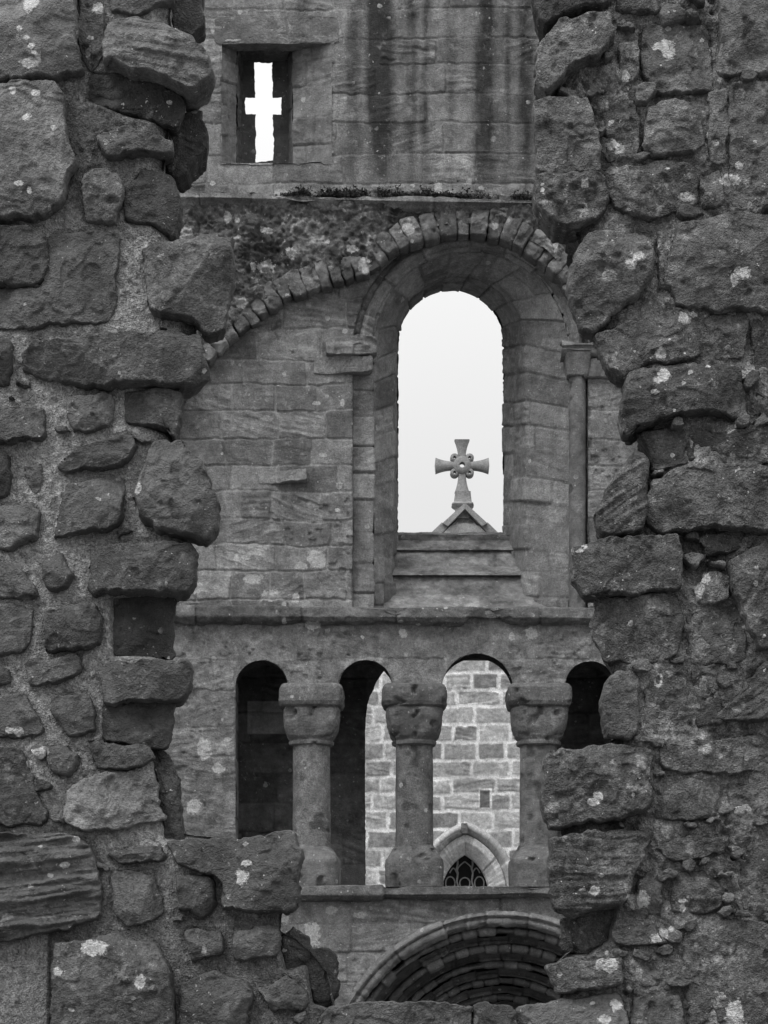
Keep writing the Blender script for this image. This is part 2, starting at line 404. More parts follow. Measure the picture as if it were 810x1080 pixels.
# ------------------------------------------------------------------ coursed masonry relief
def masonry(S, T, hmin, hmax, wmin, wmax, seed, jw=.007, jd=.012, warp=.015, var=.25, bulge=.004, bed=.5):
    """S along the courses, T across them (metres). returns height, tone factor, joint mask"""
    rg = np.random.RandomState(seed)
    S = S + warp * fbm(S, seed * 1.3, T, 2.2, 2, seed) + .3 * warp * noise(S * 14, 3, T * 14, seed + 40)
    T = T + warp * fbm(S, seed * 2.1 + 9, T, 1.6, 2, seed + 3) + .3 * warp * noise(S * 14, 8, T * 14, seed + 41)
    t0, t1 = T.min() - .01, T.max() + .01; s0, s1 = S.min() - .01, S.max() + .01
    rows = [t0 - rg.uniform(0, hmin)]
    while rows[-1] < t1: rows.append(rows[-1] + rg.uniform(hmin, hmax))
    rows = np.array(rows); ri = np.clip(np.searchsorted(rows, T) - 1, 0, len(rows) - 2)
    h = np.zeros(S.shape, np.float32); tone = np.ones(S.shape, np.float32); jm = np.zeros(S.shape, np.float32)
    for r in range(len(rows) - 1):
        m = ri == r
        js = [s0 - rg.uniform(0, wmax)]
        while js[-1] < s1: js.append(js[-1] + rg.uniform(wmin, wmax))
        js = np.array(js); nb = len(js)
        bt = 1 + var * rg.uniform(-1, 1, nb); dark = rg.rand(nb) < .1; bt[dark] *= .72
        bh = bulge * rg.uniform(-1.3, 1.3, nb); tlx = rg.uniform(-.02, .02, nb); tlz = rg.uniform(-.02, .02, nb)
        ang = rg.uniform(-.35, .35, nb); amp = np.where(rg.rand(nb) < bed, rg.uniform(.4, 1.2, nb), .12)
        if not m.any(): continue
        s = S[m]; t = T[m]; k = np.clip(np.searchsorted(js, s) - 1, 0, nb - 2)
        dx = np.minimum(s - js[k], js[k + 1] - s); dt = np.minimum(t - rows[r], rows[r + 1] - t)
        cr = .02; ax = np.maximum(cr - dx, 0); at = np.maximum(cr - dt, 0)
        d = np.where((dx < cr) & (dt < cr), np.minimum(cr - np.hypot(ax, at), np.minimum(dx, dt)), np.minimum(dx, dt))
        j = 1 - sstep(jw * .6, jw * 2.0, d)
        mx = s - (js[k] + js[k + 1]) / 2; mt = t - (rows[r] + rows[r + 1]) / 2
        u = mx * np.cos(ang[k]) + mt * np.sin(ang[k]); v = -mx * np.sin(ang[k]) + mt * np.cos(ang[k])
        lay = amp[k] * fbm(u * 2.5 + k * 3.1, r * 7.7, v * 24, 1.5, 3, seed + 11)
        h[m] = (bh[k] + tlx[k] * mx + tlz[k] * mt + .010 * lay) * (1 - j) - jd * j
        tone[m] = bt[k] * (1 + .5 * lay)
        jm[m] = j
    vis = .55 + .45 * sstep(-.25, .25, fbm(S, seed * .7, T, 1.7, 3, seed + 31))
    h = h + jd * jm * (1 - vis)
    return h, tone, jm * vis


def wall_sheet(soup, x0, x1, y0, y1, depth, hole=None, cell=.0085, seed=1, tone=.17, mas=(.2, .27, .22, .6), jw=.006, jd=.012, mortar=.8, rough=.006,
               lump=.0, extra=None, spots=LICH2, D=D2, var=.25, warp=.02, pitz=.012, crust=.35):
    Y = D + depth
    px, py, keep = plane_grid(x0, x1, y0, y1, Y, cell, hole)
    X = wx(px, Y); Z = wz(py, Y)
    h, tf, jm = masonry(X, Z, *mas, seed, jw, jd, warp, var)
    h = h + rough * fbm(X, seed, Z, 9, 4, seed + 50, .6)
    if lump: h = h + lump * fbm(X, seed + 4, Z, 5, 3, seed + 60, .6)
    pit = sstep(.38, .6, fbm(X, seed, Z, 16, 2, seed + 70)) * sstep(-.1, .3, fbm(X, seed, Z, 1.3, 2, seed + 71))
    h = h - pitz * pit
    tn = tone * tf * (1 - .25 * pit)
    tn = tn * (1 - jm) + jm * tone * mortar * (1 + .3 * fbm(X, 2, Z, 3, 2, seed + 72))
    tn = tn * (1 + .22 * fbm(X, 1, Z, 1.1, 3, seed + 80)) * (1 + crust * fbm(X, 2, Z, 13, 4, seed + 81, .75)) * (1 + crust * .8 * sstep(.2, .5, fbm(X, 5, Z, 6, 4, seed + 82, .7)))
    if extra is not None: h, tn = extra(px, py, X, Z, h, tn, jm)
    P = np.stack([X, Y - h, Z], -1)
    lc = lichen(X, np.full_like(X, Y), Z, spots, .35) if spots else -1.
    soup.grid(P, tn, lc, keep)


# loft of arch-shaped outlines.  profile = (cx, cy, r, ybottom, depth)
def arch_path(cx, cy, r, yb, n_j, n_a):
    j = np.linspace(yb, cy, n_j, endpoint=False)
    a = np.linspace(math.pi, 0, n_a)
    xs = np.r_[np.full(n_j, cx - r), cx + r * np.cos(a), np.full(n_j, cx + r)]
    ys = np.r_[j, cy - r * np.sin(a), j[::-1]]
    return xs, ys


def loft(soup, profs, D=D2, cell=.012, seed=1, tone=.15, mas=(.2, .26, .3, .6), jw=.007, jd=.012, rough=.005, var=.22, mortar=.8, bulge=.004, spots=None, extra=None, warp=.012, bed=.4):
    cx, cy, r, yb, _ = profs[0]
    Yd = D
    n_j = max(2, int(abs(yb - cy) / F * Yd / cell)); n_a = max(8, int(math.pi * r / F * Yd / cell))
    rows = []; dep = []
    for a, b in zip(profs[:-1], profs[1:]):
        A = np.array(a, float); B = np.array(b, float)
        L = math.hypot((A[2] - B[2]) / F * Yd, A[4] - B[4]) + .5 * math.hypot(A[0] - B[0], A[1] - B[1]) / F * Yd
        n = max(1, int(L / cell))
        for k in range(n): rows.append(A + (B - A) * k / n)
    rows.append(np.array(profs[-1], float))
    G = []
    for q in rows:
        xs, ys = arch_path(q[0], q[1], q[2], q[3], n_j, n_a); Y = D + q[4]
        G.append(np.stack([wx(xs, Y), np.full_like(xs, Y), wz(ys, Y)], -1))
    P = np.array(G)                     # (depth rows, path, 3)
    mid = P[len(P) // 2]
    T = np.r_[0, np.cumsum(np.linalg.norm(np.diff(mid, axis=0), axis=1))]
    Srow = np.r_[0, np.cumsum([np.linalg.norm(P[i + 1, n_j + n_a // 4] - P[i, n_j + n_a // 4]) for i in range(len(P) - 1)])]
    S, Tt = np.meshgrid(Srow, T, indexing='ij')
    h, tf, jm = masonry(S, Tt, *mas, seed, jw, jd, warp, var, bulge, bed)
    X, Y_, Z = P[..., 0], P[..., 1], P[..., 2]
    h = h + rough * fbm(X, Y_, Z, 9, 4, seed + 50, .6)
    tn = tone * tf * (1 - jm) + jm * tone * mortar
    tn = tn * (1 + .2 * fbm(X, Y_, Z, 1.5, 3, seed + 51)) * (1 + .3 * fbm(X, Y_, Z, 12, 4, seed + 52, .75))
    if extra is not None: h, tn = extra(S, Tt, P, h, tn)
    N = normals(P)
    # make normals face the opening's axis
    axis = np.array([mid[:, 0].mean(), 0, mid[:, 2].mean()]); w = axis - P; w[..., 1] = -.5
    sg = np.sign((N * w).sum(-1).mean()) or 1
    soup.grid(P + sg * N * h[..., None], tn, -1.)


def sweep_x(soup, x0, x1, prof, D=D2, cell=.012, seed=1, tone=.15, blocks=(.4, .8), jd=.012, rough=.008, wear=.01, spots=LICH2, var=.2, y_of_x=None, lump=.01):
    """horizontal moulding: prof = [(photo y, depth)...] swept along x"""
    pr = np.array(prof, float)
    pts = np.stack([D + pr[:, 1], wz(pr[:, 0], D + 0 * pr[:, 1])], 1)
    s = np.r_[0, np.cumsum(np.hypot(*np.diff(pts, axis=0).T))]
    nv = max(4, int(s[-1] / (cell * .7))); t = np.linspace(0, s[-1], nv)
    Yp = np.interp(t, s, pts[:, 0]); Zp = np.interp(t, s, pts[:, 1])
    nx = int((x1 - x0) / F * D / cell); X = wx(np.linspace(x0, x1, nx), D)
    P = np.zeros((nx, nv, 3)); P[..., 0] = X[:, None]; P[..., 1] = Yp; P[..., 2] = Zp
    if y_of_x is not None: P[..., 2] -= (y_of_x(np.linspace(x0, x1, nx)) / F * D)[:, None]
    S, T = np.meshgrid(X, t, indexing='ij')
    h, tf, jm = masonry(S, T * 0 + .5 + T * .01, 2, 3, *blocks, seed, .006, jd, .01, var)
    h = h + rough * fbm(P[..., 0], P[..., 1], P[..., 2], 10, 4, seed + 5, .6) - wear * sstep(.0, .5, fbm(P[..., 0], P[..., 1], P[..., 2], 2.3, 2, seed + 6)) + lump * fbm(P[..., 0], 0 * P[..., 1], P[..., 2], 4, 2, seed + 8)
    N = normals(P); sg = -np.sign(N[..., 1].mean()) or 1
    tn = tone * tf * (1 + .25 * fbm(P[..., 0], P[..., 1], P[..., 2], 2.5, 3, seed + 7)) * (1 - .3 * jm) * (1 + .5 * fbm(P[..., 0], P[..., 1], P[..., 2], 13, 4, seed + 17, .75))
    lc = lichen(P[..., 0], P[..., 1], P[..., 2], spots, .35) if spots else -1.
    soup.grid(P + sg * N * h[..., None], tn, lc)


def lathe(soup, cx, D, prof, seed=1, tone=.15, n=72, res=.012, rough=.004, caps=True, spots=None):
    """turned / squared column piece: prof = [(photo y, half width px, squareness 0 round..1 square)]"""
    pr = np.array(prof, float); z = wz(pr[:, 0], D); r = pr[:, 1] / F * D
    s = np.r_[0, np.cumsum(np.hypot(np.diff(z), np.diff(r)))]
    nv = max(6, int(s[-1] / res)); t = np.unique(np.r_[np.linspace(0, s[-1], nv), s])
    zz = np.interp(t, s, z); rr = np.interp(t, s, r); sq = np.interp(t, s, pr[:, 2])
    a = np.linspace(0, 2 * math.pi, n + 1)
    ex = 2 + sq[:, None] * 9
    rad = rr[:, None] / (np.abs(np.cos(a))[None] ** ex + np.abs(np.sin(a))[None] ** ex) ** (1 / ex)
    X0 = rad * np.cos(a); Y0 = rad * np.sin(a); Z0 = np.repeat(zz[:, None], n + 1, 1)
    P = np.stack([X0 + wx(cx, D), Y0 + D, Z0], -1)
    h = rough * fbm(P[..., 0], P[..., 1], P[..., 2], 8, 4, seed, .6) - rough * 2.2 * sstep(.35, .6, fbm(P[..., 0], P[..., 1], P[..., 2], 11, 2, seed + 3))
    dr = np.stack([np.cos(a), np.sin(a)], -1)[None]
    P[..., 0] += dr[..., 0] * h; P[..., 1] += dr[..., 1] * h
    P[:, -1] = P[:, 0]
    tn = tone * (1 + .25 * fbm(P[..., 0], P[..., 1], P[..., 2], 3, 3, seed + 9)) * (1 + .45 * fbm(P[..., 0], P[..., 1], P[..., 2], 14, 4, seed + 19, .75))
    tn = tn * (1 - .45 * sstep(.35, .55, fbm(P[..., 0], P[..., 1], P[..., 2], 11, 2, seed + 3)))
    lc = lichen(P[..., 0], P[..., 1], P[..., 2], spots, .35) if spots else -1.
    soup.grid(P, tn, lc)
    if caps:
        for row in (0, -1):
            R = P[row, :-1]; c = R.mean(0); V = np.vstack([R, c[None]]); i = np.arange(n)
            soup.raw(V, None, np.stack([i, (i + 1) % n, np.full(n, n)], -1), tone)


# =================================================================== 1. THE RUINED WALL IN FRONT
ruin = thing('ruined_wall', 'dark ragged rubble wall in the foreground with a big broken gap through its middle', 'wall', (0, D1 + .3, 0))
SANDY = .32

OPEN = [(176,-70),(178,0),(182,22),(190,45),(192,85),(183,100),(178,118),(176,150),(172,180),(176,205),(180,240),(188,255),(200,300),(203,335),(204,350),(196,380),(188,405),(182,430),(180,460),
        (184,480),(196,510),(200,545),(196,570),(188,600),(180,622),(176,640),(176,690),(182,705),(178,735),(172,752),(165,785),(170,805),(176,840),(182,876),(240,884),(300,882),(306,920),(300,960),(296,980),
        (312,992),(334,1010),(346,1025),(346,1050),(352,1070),(430,1066),(500,1068),(560,1070),(590,1060),(596,1040),(590,1015),(606,1000),(604,966),(596,930),(594,880),(590,860),(586,830),(592,800),
        (640,792),(652,775),(650,715),(640,690),(640,640),(632,622),(618,600),(625,575),(652,562),(660,520),(684,485),(684,460),(668,445),(668,400),(655,388),(645,350),(622,335),(612,300),(612,260),
        (606,238),(584,222),(580,180),(578,110),(582,80),(580,40),(576,15),(572,-70)]


def build_core():
    s = Soup()
    def axis(a, b, fine, lo, hi, coarse):
        f = np.arange(a, b, fine); return np.r_[np.arange(lo, a, coarse) if lo is not None else [], f, np.arange(b, hi, coarse) if hi is not None else []]
    fine = .0046 * F / D1
    ax = axis(-12, 822, fine, None, None, 14); ay = axis(-12, 1084, fine, -300, 1640, 16)
    px, py = np.meshgrid(ax, ay, indexing='ij')
    poly = np.array(OPEN, float)
    # close the opening above the frame like a broken gap that runs up to the wall head
    op = np.vstack([[[150, -310]], poly, [[600, -310]]])
    wob = lambda x, y: 4.5 * fbm(x, 0 * x, y, .05, 3, 91)
    def hole(x, y): return sd_poly(x, y, op) + wob(x, y)
    sdf = hole(px, py)
    near = np.abs(sdf) < fine * .75
    e = .2
    gx = np.zeros_like(px); gy = np.zeros_like(px)
    gx[near] = (hole(px[near] + e, py[near]) - hole(px[near] - e, py[near])) / (2 * e)
    gy[near] = (hole(px[near], py[near] + e) - hole(px[near], py[near] - e)) / (2 * e)
    nn = np.maximum(gx ** 2 + gy ** 2, .2)
    px = px - np.where(near, sdf * gx / nn, 0); py = py - np.where(near, sdf * gy / nn, 0)
    cx = (px[:-1, :-1] + px[1:, 1:]) / 2; cy = (py[:-1, :-1] + py[1:, 1:]) / 2
    sc = (sdf[:-1, :-1] + sdf[1:, 1:] + sdf[1:, :-1] + sdf[:-1, 1:]) / 4
    keep = sc > 0
    X = wx(px, D1); Z = wz(py, D1)
    keep &= (Z[:-1, :-1] > -.05)
    right = sstep(540, 600, px)
    h = .012 * fbm(X, 0, Z, 7, 3, 31) + .0045 * fbm(X, 0, Z, 45, 3, 32, .65) + .006 * sstep(.3, .6, fbm(X, 1, Z, 38, 2, 33)) + right * .022 * fbm(X, 3, Z, 9, 4, 34, .6)
    h = h + right * (.03 * terrace(fbm(X, 8, Z, 8, 4, 44, .6), 4) + .012 * np.abs(fbm(X, 9, Z, 24, 3, 45, .6)) + .004)
    for q, k in S1:      # sockets where a stone sits back from the face
        if k.get('off', 0) > 0:
            h = h - (k['off'] + .012) * (1 - sstep(-3, 4, sd_poly(px, py, q)))
    near_s = np.full(X.shape, 99.)
    for q, k in S1:
        qa = np.array(q, float); x0, y0 = qa.min(0) - 14; x1, y1 = qa.max(0) + 14
        i0, i1 = np.searchsorted(ax, (x0, x1)); j0, j1 = np.searchsorted(ay, (y0, y1))
        if i1 > i0 and j1 > j0: near_s[i0:i1, j0:j1] = np.minimum(near_s[i0:i1, j0:j1], sd_poly(px[i0:i1, j0:j1], py[i0:i1, j0:j1], q))
    jn = np.exp(-(np.clip(near_s, 0, 99) / 4.5) ** 2) * sstep(-.3, .3, fbm(X, 11, Z, 6, 3, 47))
    h = h - .022 * jn * .45 - .03 * sstep(.42, .6, fbm(X, 12, Z, 17, 3, 48)) * sstep(4, 9, near_s) * (.3 + .7 * right)
    # rolls back towards the broken edge
    h = h - .05 * (1 - sstep(0, 26, sdf)) ** 2
    tn = SANDY * (1 + .12 * fbm(X, 0, Z, 3, 3, 35)) * (1 - .5 * right * (1 + .5 * fbm(X, 5, Z, 5, 3, 36)))
    tn = tn * (1 + .45 * sstep(.35, .6, fbm(X, 1, Z, 60, 2, 37))) * (1 + (.18 + .3 * right) * fbm(X, 2, Z, 26, 4, 38, .7)) * (1 + right * .7 * sstep(.1, .4, fbm(X, 7, Z, 9, 4, 39, .65)))
    # darker, damp top left and base
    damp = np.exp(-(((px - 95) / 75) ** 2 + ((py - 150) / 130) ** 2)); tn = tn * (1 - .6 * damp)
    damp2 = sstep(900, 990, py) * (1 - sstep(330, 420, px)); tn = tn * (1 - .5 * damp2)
    plaster = (px < 52) & (py > 985); tn = np.where(plaster, .22, tn); h = np.where(plaster, h + .02, h)
    lc = lichen(X, np.full_like(X, D1), Z, LICH1, 1., RING1)
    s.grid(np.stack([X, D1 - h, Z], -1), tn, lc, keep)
    # broken thickness of the wall around the opening
    q = op.copy()
    seg = np.r_[0, np.cumsum(np.hypot(*np.diff(q, axis=0).T))]
    t = np.arange(0, seg[-1], 3.0); bx = np.interp(t, seg, q[:, 0]); by = np.interp(t, seg, q[:, 1])
    tx, ty = np.gradient(bx), np.gradient(by); ln = np.hypot(tx, ty); nx, ny = ty / ln, -tx / ln   # points away from the opening?
    inside = sd_poly(bx + nx * 3, by + ny * 3, op) < 0
    sg = np.where(inside.mean() > .5, -1., 1.)
    nx, ny = nx * sg, ny * sg
    ker = np.hanning(25); ker /= ker.sum()
    nx = np.convolve(np.pad(nx, 12, 'edge'), ker, 'valid'); ny = np.convolve(np.pad(ny, 12, 'edge'), ker, 'valid')
    w0 = wob(bx, by)
    dep = np.linspace(0, .75, 40)
    G = np.zeros((len(t), len(dep), 3))
    for k, d in enumerate(dep):
        o = -w0 + d * 60
        G[:, k, 0] = wx(bx + nx * o, D1); G[:, k, 2] = wz(by + ny * o, D1); G[:, k, 1] = D1 + d + .035
    hh = .03 * fbm(G[..., 0], G[..., 1], G[..., 2], 6, 3, 77) + .006 * fbm(G[..., 0], G[..., 1], G[..., 2], 40, 2, 78)
    hh[:, 0] *= .2
    G[..., 0] += nx[:, None] * hh; G[..., 2] -= ny[:, None] * hh
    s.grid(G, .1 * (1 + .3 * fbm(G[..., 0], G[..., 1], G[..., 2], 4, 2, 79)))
    # plainer stonework of the same wall beyond the breach, left and right
    for xa, xb, sd in ((-420, -10, 601), (819, 1230, 602)):
        wall_sheet(s, xa, xb, -300, 1636, -.015, seed=sd, tone=.12, mas=(.14, .3, .2, .55), jw=.014, jd=.045, mortar=1.6, rough=.02, lump=.04, cell=.011, spots=None, D=D1, var=.3, warp=.06, crust=.4)
    return s.build('mortar_core', M_MORTAR, ruin)


S1 = []   # outline, options
def st(poly, **k): S1.append((poly, k))

# --- left side, from the top
st([(-45,-40),(75,-40),(79,20),(83,58),(86,72),(62,79),(-45,84)], p=.085, R=.022, tone=.17, lump=.010, cuts=1, tilt=(-.03,.02))
st([(-45,86),(60,83),(66,98),(70,148),(77,166),(66,205),(54,222),(-45,236)], p=.085, R=.02, tone=.17, lump=.010, cuts=1, tilt=(0,.02))
st([(80,-40),(106,-40),(109,20),(109,58),(97,76),(87,66),(82,30)], p=.03, R=.03, tone=.11, lump=.02, pits=.01)
st([(112,-40),(178,-40),(181,-2),(150,12),(116,10)], p=.035, tone=.12, lump=.012)
st([(179,-45),(214,-40),(213,26),(202,36),(183,29)], p=.03, off=.10, tone=.06, R=.02, lump=.01)
st([(112,20),(128,15),(178,26),(204,42),(219,58),(221,80),(204,94),(186,88),(150,75),(109,66),(108,48)], p=.11, R=.025, tone=.16, strata=.012, lump=.012, sdir=-.18, cuts=1, tilt=(0,.05), depth=.18)
st([(98,78),(150,80),(187,97),(191,112),(184,130),(140,121),(94,104)], p=.035, tone=.055, strata=.004, tilt=(0,-.1), off=.02)
st([(102,143),(131,131),(155,139),(180,146),(182,157),(150,160),(112,164)], p=.06, R=.02, tone=.12, lump=.016, cuts=3, strata=.005)
st([(177,132),(195,118),(212,117),(217,131),(215,156),(200,179),(186,185),(172,170)], p=.05, off=.14, tone=.06, R=.03, lump=.012)
st([(89,182),(106,176),(125,182),(130,206),(123,237),(90,229),(87,208)], p=.05, R=.03, tone=.15, lump=.02, pits=.008)
st([(135,203),(150,181),(178,183),(188,202),(188,230),(181,247),(160,235),(134,231)], p=.05, R=.035, tone=.07, lump=.012, off=.03)
st([(-45,236),(30,240),(50,248),(49,286),(40,298),(-45,302)], p=.06, R=.02, tone=.075, lump=.012)
st([(52,247),(124,243),(123,272),(120,337),(60,342),(-20,346),(-20,306),(46,302)], p=.03, R=.02, tone=.105, lump=.014, cuts=2)
st([(150,262),(160,257),(205,250),(247,247),(248,280),(241,320),(236,346),(229,351),(212,346),(204,336),(160,326),(154,300)], p=.09, R=.025, tone=.125, lump=.022, cuts=2, pits=.004, depth=.17,
   label='thick jutting block with a swirling weathered face on the left edge of the gap')
st([(18,368),(40,358),(120,352),(208,347),(214,370),(218,396),(202,402),(95,406),(60,396),(40,395),(22,386)], p=.11, R=.022, tone=.105, lump=.016, cuts=3, tilt=(0,.12), depth=.2,
   label='long dark slab jutting from the left edge of the gap')
st([(-30,358),(12,358),(12,390),(6,405),(-30,408)], p=.05, tone=.08)
st([(-45,427),(44,427),(47,458),(41,463),(-45,464)], p=.075, tone=.1, R=.012, lump=.006, tilt=(0,.1))
st([(70,420),(116,413),(122,430),(116,449),(95,452),(76,455),(70,440)], p=.04, R=.022, tone=.14, pits=.008, lump=.014)
st([(134,416),(170,411),(190,413),(190,450),(182,462),(176,453),(136,446)], p=.045, tone=.10, off=.02, R=.02)
st([(59,491),(90,469),(138,458),(144,469),(131,489),(70,499)], p=.055, tone=.12, R=.014, lump=.012, cuts=3)
st([(-30,470),(8,478),(11,500),(8,520),(-30,526)], p=.05, tone=.08)
st([(156,480),(166,465),(190,462),(215,490),(232,530),(230,556),(216,567),(195,562),(165,556),(147,546),(143,522),(150,492)], p=.12, R=.03, tone=.125, lump=.022, cuts=2, pits=.006, depth=.18, tilt=(-.05,.12),
   label='big rounded rock bulging from the left edge of the gap')
st([(68,509),(128,501),(129,548),(110,558),(56,567),(62,536)], p=.06, tone=.125, R=.014, lump=.008, cuts=1, tilt=(0,.12))
st([(25,492),(45,490),(43,515),(36,520),(28,510)], p=.025, tone=.15, lump=.008)
st([(-30,536),(28,530),(40,540),(38,566),(12,580),(-30,578)], p=.035, tone=.14, R=.03, lump=.016)
st([(96,582),(106,572),(200,572),(206,582),(206,610),(195,624),(92,623)], p=.10, R=.02, tone=.095, lump=.008, cuts=2, tilt=(0,.1), depth=.18)
st([(45,592),(64,580),(72,598),(79,606),(70,620),(48,618)], p=.05, tone=.1, R=.025, lump=.014)
st([(-30,592),(14,595),(28,610),(38,628),(-30,632)], p=.045, tone=.12, lump=.012, cuts=2)
st([(119,630),(183,626),(182,692),(120,690)], p=.02, off=.04, tone=.06, R=.012, lump=.006, cuts=0, depth=.17)
st([(-45,640),(34,640),(31,668),(25,687),(-45,688)], p=.05, tone=.105, R=.018, lump=.01)
st([(48,642),(98,634),(107,648),(106,678),(82,684),(46,686)], p=.06, tone=.105, R=.02, lump=.01, cuts=1)
st([(26,696),(80,690),(84,708),(60,720),(28,725)], p=.05, tone=.115, R=.014, lump=.01)
st([(103,698),(200,697),(202,724),(186,738),(112,741),(106,716)], p=.085, R=.016, tone=.095, lump=.012, cuts=3, tilt=(0,.1), depth=.18)
st([(-30,703),(8,704),(11,720),(-30,724)], p=.04, tone=.1)
st([(-30,735),(27,733),(45,768),(42,775),(-30,779)], p=.045, tone=.11, cuts=2)
st([(54,736),(94,732),(102,754),(100,772),(71,774),(52,752)], p=.05, tone=.11, lump=.014, cuts=3)
st([(112,743),(180,742),(182,760),(176,785),(160,787),(110,781)], p=.045, tone=.075, off=.01, R=.016, lump=.008, depth=.17)
st([(95,786),(130,783),(160,785),(163,799),(151,808),(104,810)], p=.04, tone=.085, R=.012)
st([(50,791),(72,785),(84,796),(82,806),(71,818),(56,815)], p=.045, tone=.12, R=.03, lump=.016)
st([(-45,786),(20,787),(35,830),(50,860),(40,868),(-45,873)], p=.06, tone=.085, lump=.018, cuts=2)
st([(68,833),(104,813),(158,813),(168,838),(172,862),(150,870),(90,875),(70,866)], p=.065, tone=.19, R=.02, lump=.016, pits=.006, cuts=1)
st([(161,792),(180,799),(190,850),(191,882),(175,882),(168,832)], p=.03, off=.05, tone=.06, strata=.006, sdir=1.2, R=.012, depth=.17)
st([(-45,880),(60,879),(96,889),(104,920),(103,968),(60,980),(20,990),(-45,1000)], p=.09, R=.02, tone=.115, strata=.03, sdir=.12, lump=.012, cuts=1,
   label='deeply ridged weathered block at the lower left edge')
st([(112,900),(120,895),(168,892),(172,905),(126,911)], p=.06, tone=.09, strata=.006, R=.01)
st([(118,921),(166,920),(172,966),(135,978),(118,962)], p=.035, tone=.12, R=.012, lump=.006, cuts=1)
st([(176,886),(260,880),(311,876),(317,900),(316,950),(306,965),(230,960),(234,930),(186,912)], p=.12, R=.022, tone=.105, lump=.018, cuts=2, depth=.2, tilt=(0,.04),
   label='large squared block with a flat top at the foot of the left side of the gap')
st([(185,926),(200,918),(225,930),(228,955),(210,971),(188,960)], p=.06, tone=.09, R=.04, lump=.016)
st([(195,983),(234,978),(236,1005),(201,1015)], p=.05, tone=.105, R=.012)
st([(247,981),(294,975),(299,990),(290,1010),(248,1012)], p=.055, tone=.11, R=.014, lump=.012, cuts=2)
st([(293,992),(309,978),(325,990),(328,1015),(302,1021)], p=.04, off=.08, tone=.055, R=.03)
st([(323,1006),(345,1002),(358,1020),(358,1046),(350,1062),(330,1058)], p=.05, off=.10, tone=.055, R=.03)
st([(55,996),(118,985),(165,995),(180,1030),(184,1120),(52,1120)], p=.11, R=.03, tone=.105, lump=.018, pits=.004, cuts=1, tilt=(0,.03),
   label='big squarish boulder in the bottom left corner')
st([(188,1036),(225,1022),(255,1035),(266,1046),(258,1078),(240,1110),(190,1110)], p=.07, tone=.1, lump=.016, cuts=3)
st([(270,1041),(300,1030),(326,1046),(321,1065),(286,1068)], p=.05, tone=.115, cuts=3, lump=.012)
# --- the broken sill
st([(326,1090),(346,1063),(385,1059),(430,1056),(497,1060),(500,1130),(326,1130)], p=.07, tone=.12, lump=.016, pits=.005)
st([(501,1058),(545,1061),(545,1130),(501,1130)], p=.04, tone=.075, lump=.012)
st([(548,1064),(600,1055),(652,1051),(664,1085),(664,1130),(546,1130)], p=.07, tone=.115, lump=.014, pits=.005)
# --- right side, from the top
RT = dict(lump=.02, pits=.008, mott=.5)
st([(558,-40),(640,-40),(643,3),(600,14),(576,24),(563,4)], p=.09, tone=.075, R=.02, lump=.012, depth=.17)
st([(650,-40),(692,-40),(692,8),(670,12),(652,8)], p=.06, tone=.09, lump=.014)
st([(578,37),(590,21),(640,16),(646,40),(630,60),(600,74),(577,97),(566,86),(567,52)], p=.11, tone=.105, R=.03, **RT, cuts=1, depth=.17)
st([(565,112),(580,106),(618,104),(628,130),(634,178),(600,182),(567,180)], p=.08, tone=.105, R=.025, **RT, cuts=0, depth=.17)
st([(566,183),(600,184),(634,180),(641,204),(634,226),(600,237),(576,231),(567,216)], p=.10, tone=.10, R=.025, **RT, cuts=1, depth=.17)
st([(652,36),(672,35),(675,70),(666,98),(655,97)], p=.04, tone=.12, R=.02, **RT)
st([(682,24),(745,28),(750,94),(730,97),(692,100),(679,80)], p=.04, tone=.115, R=.03, **RT)
st([(761,-40),(850,-40),(850,74),(790,70),(762,73)], p=.07, tone=.115, R=.02, **RT)
st([(682,116),(700,107),(739,110),(744,150),(728,158),(690,160),(677,150)], p=.075, tone=.16, R=.018, lump=.008, pits=.003, tilt=(0,.05), cuts=0,
   label='pale smooth block set high in the right side of the wall')
st([(640,176),(700,168),(734,176),(736,210),(680,229),(652,216),(632,192)], p=.065, tone=.085, R=.02, **RT)
st([(740,186),(760,178),(765,214),(741,218)], p=.035, tone=.11, R=.02, **RT)
st([(770,86),(850,84),(850,214),(772,214)], p=.05, tone=.115, R=.04, **RT)
st([(605,268),(620,247),(650,240),(685,250),(689,290),(670,310),(646,328),(631,346),(615,340),(605,320),(600,292)], p=.12, tone=.11, R=.05, lump=.022, pits=.008, depth=.17, cuts=1,
   label='lichen spotted rounded rock bulging from the right edge of the gap')
st([(715,238),(770,226),(850,222),(850,326),(760,322),(716,318),(705,290)], p=.10, tone=.11, R=.035, lump=.022, pits=.008, cuts=1, tilt=(0,.06))
st([(632,352),(660,336),(720,325),(740,346),(736,374),(682,385),(661,398),(646,392),(635,372)], p=.085, tone=.10, R=.03, **RT, cuts=2)
st([(744,330),(788,328),(786,374),(742,376)], p=.03, tone=.075, R=.02, lump=.01)
st([(794,328),(850,328),(850,440),(806,436),(795,400)], p=.045, tone=.07, R=.02, lump=.012)
st([(662,396),(720,381),(780,388),(786,437),(720,435),(682,446),(661,456),(656,440)], p=.10, tone=.095, R=.022, lump=.014, pits=.004, cuts=1, depth=.18, tilt=(0,.06))
st([(730,456),(850,450),(850,490),(732,487)], p=.04, tone=.085, R=.018, lump=.01)
st([(676,456),(724,450),(725,487),(692,495),(684,480)], p=.03, tone=.085, R=.02, lump=.01)
st([(630,541),(645,510),(668,475),(683,486),(681,545),(676,560),(646,565),(632,556)], p=.09, tone=.09, R=.035, lump=.022, strata=.02, sdir=.6, depth=.17, cuts=2)
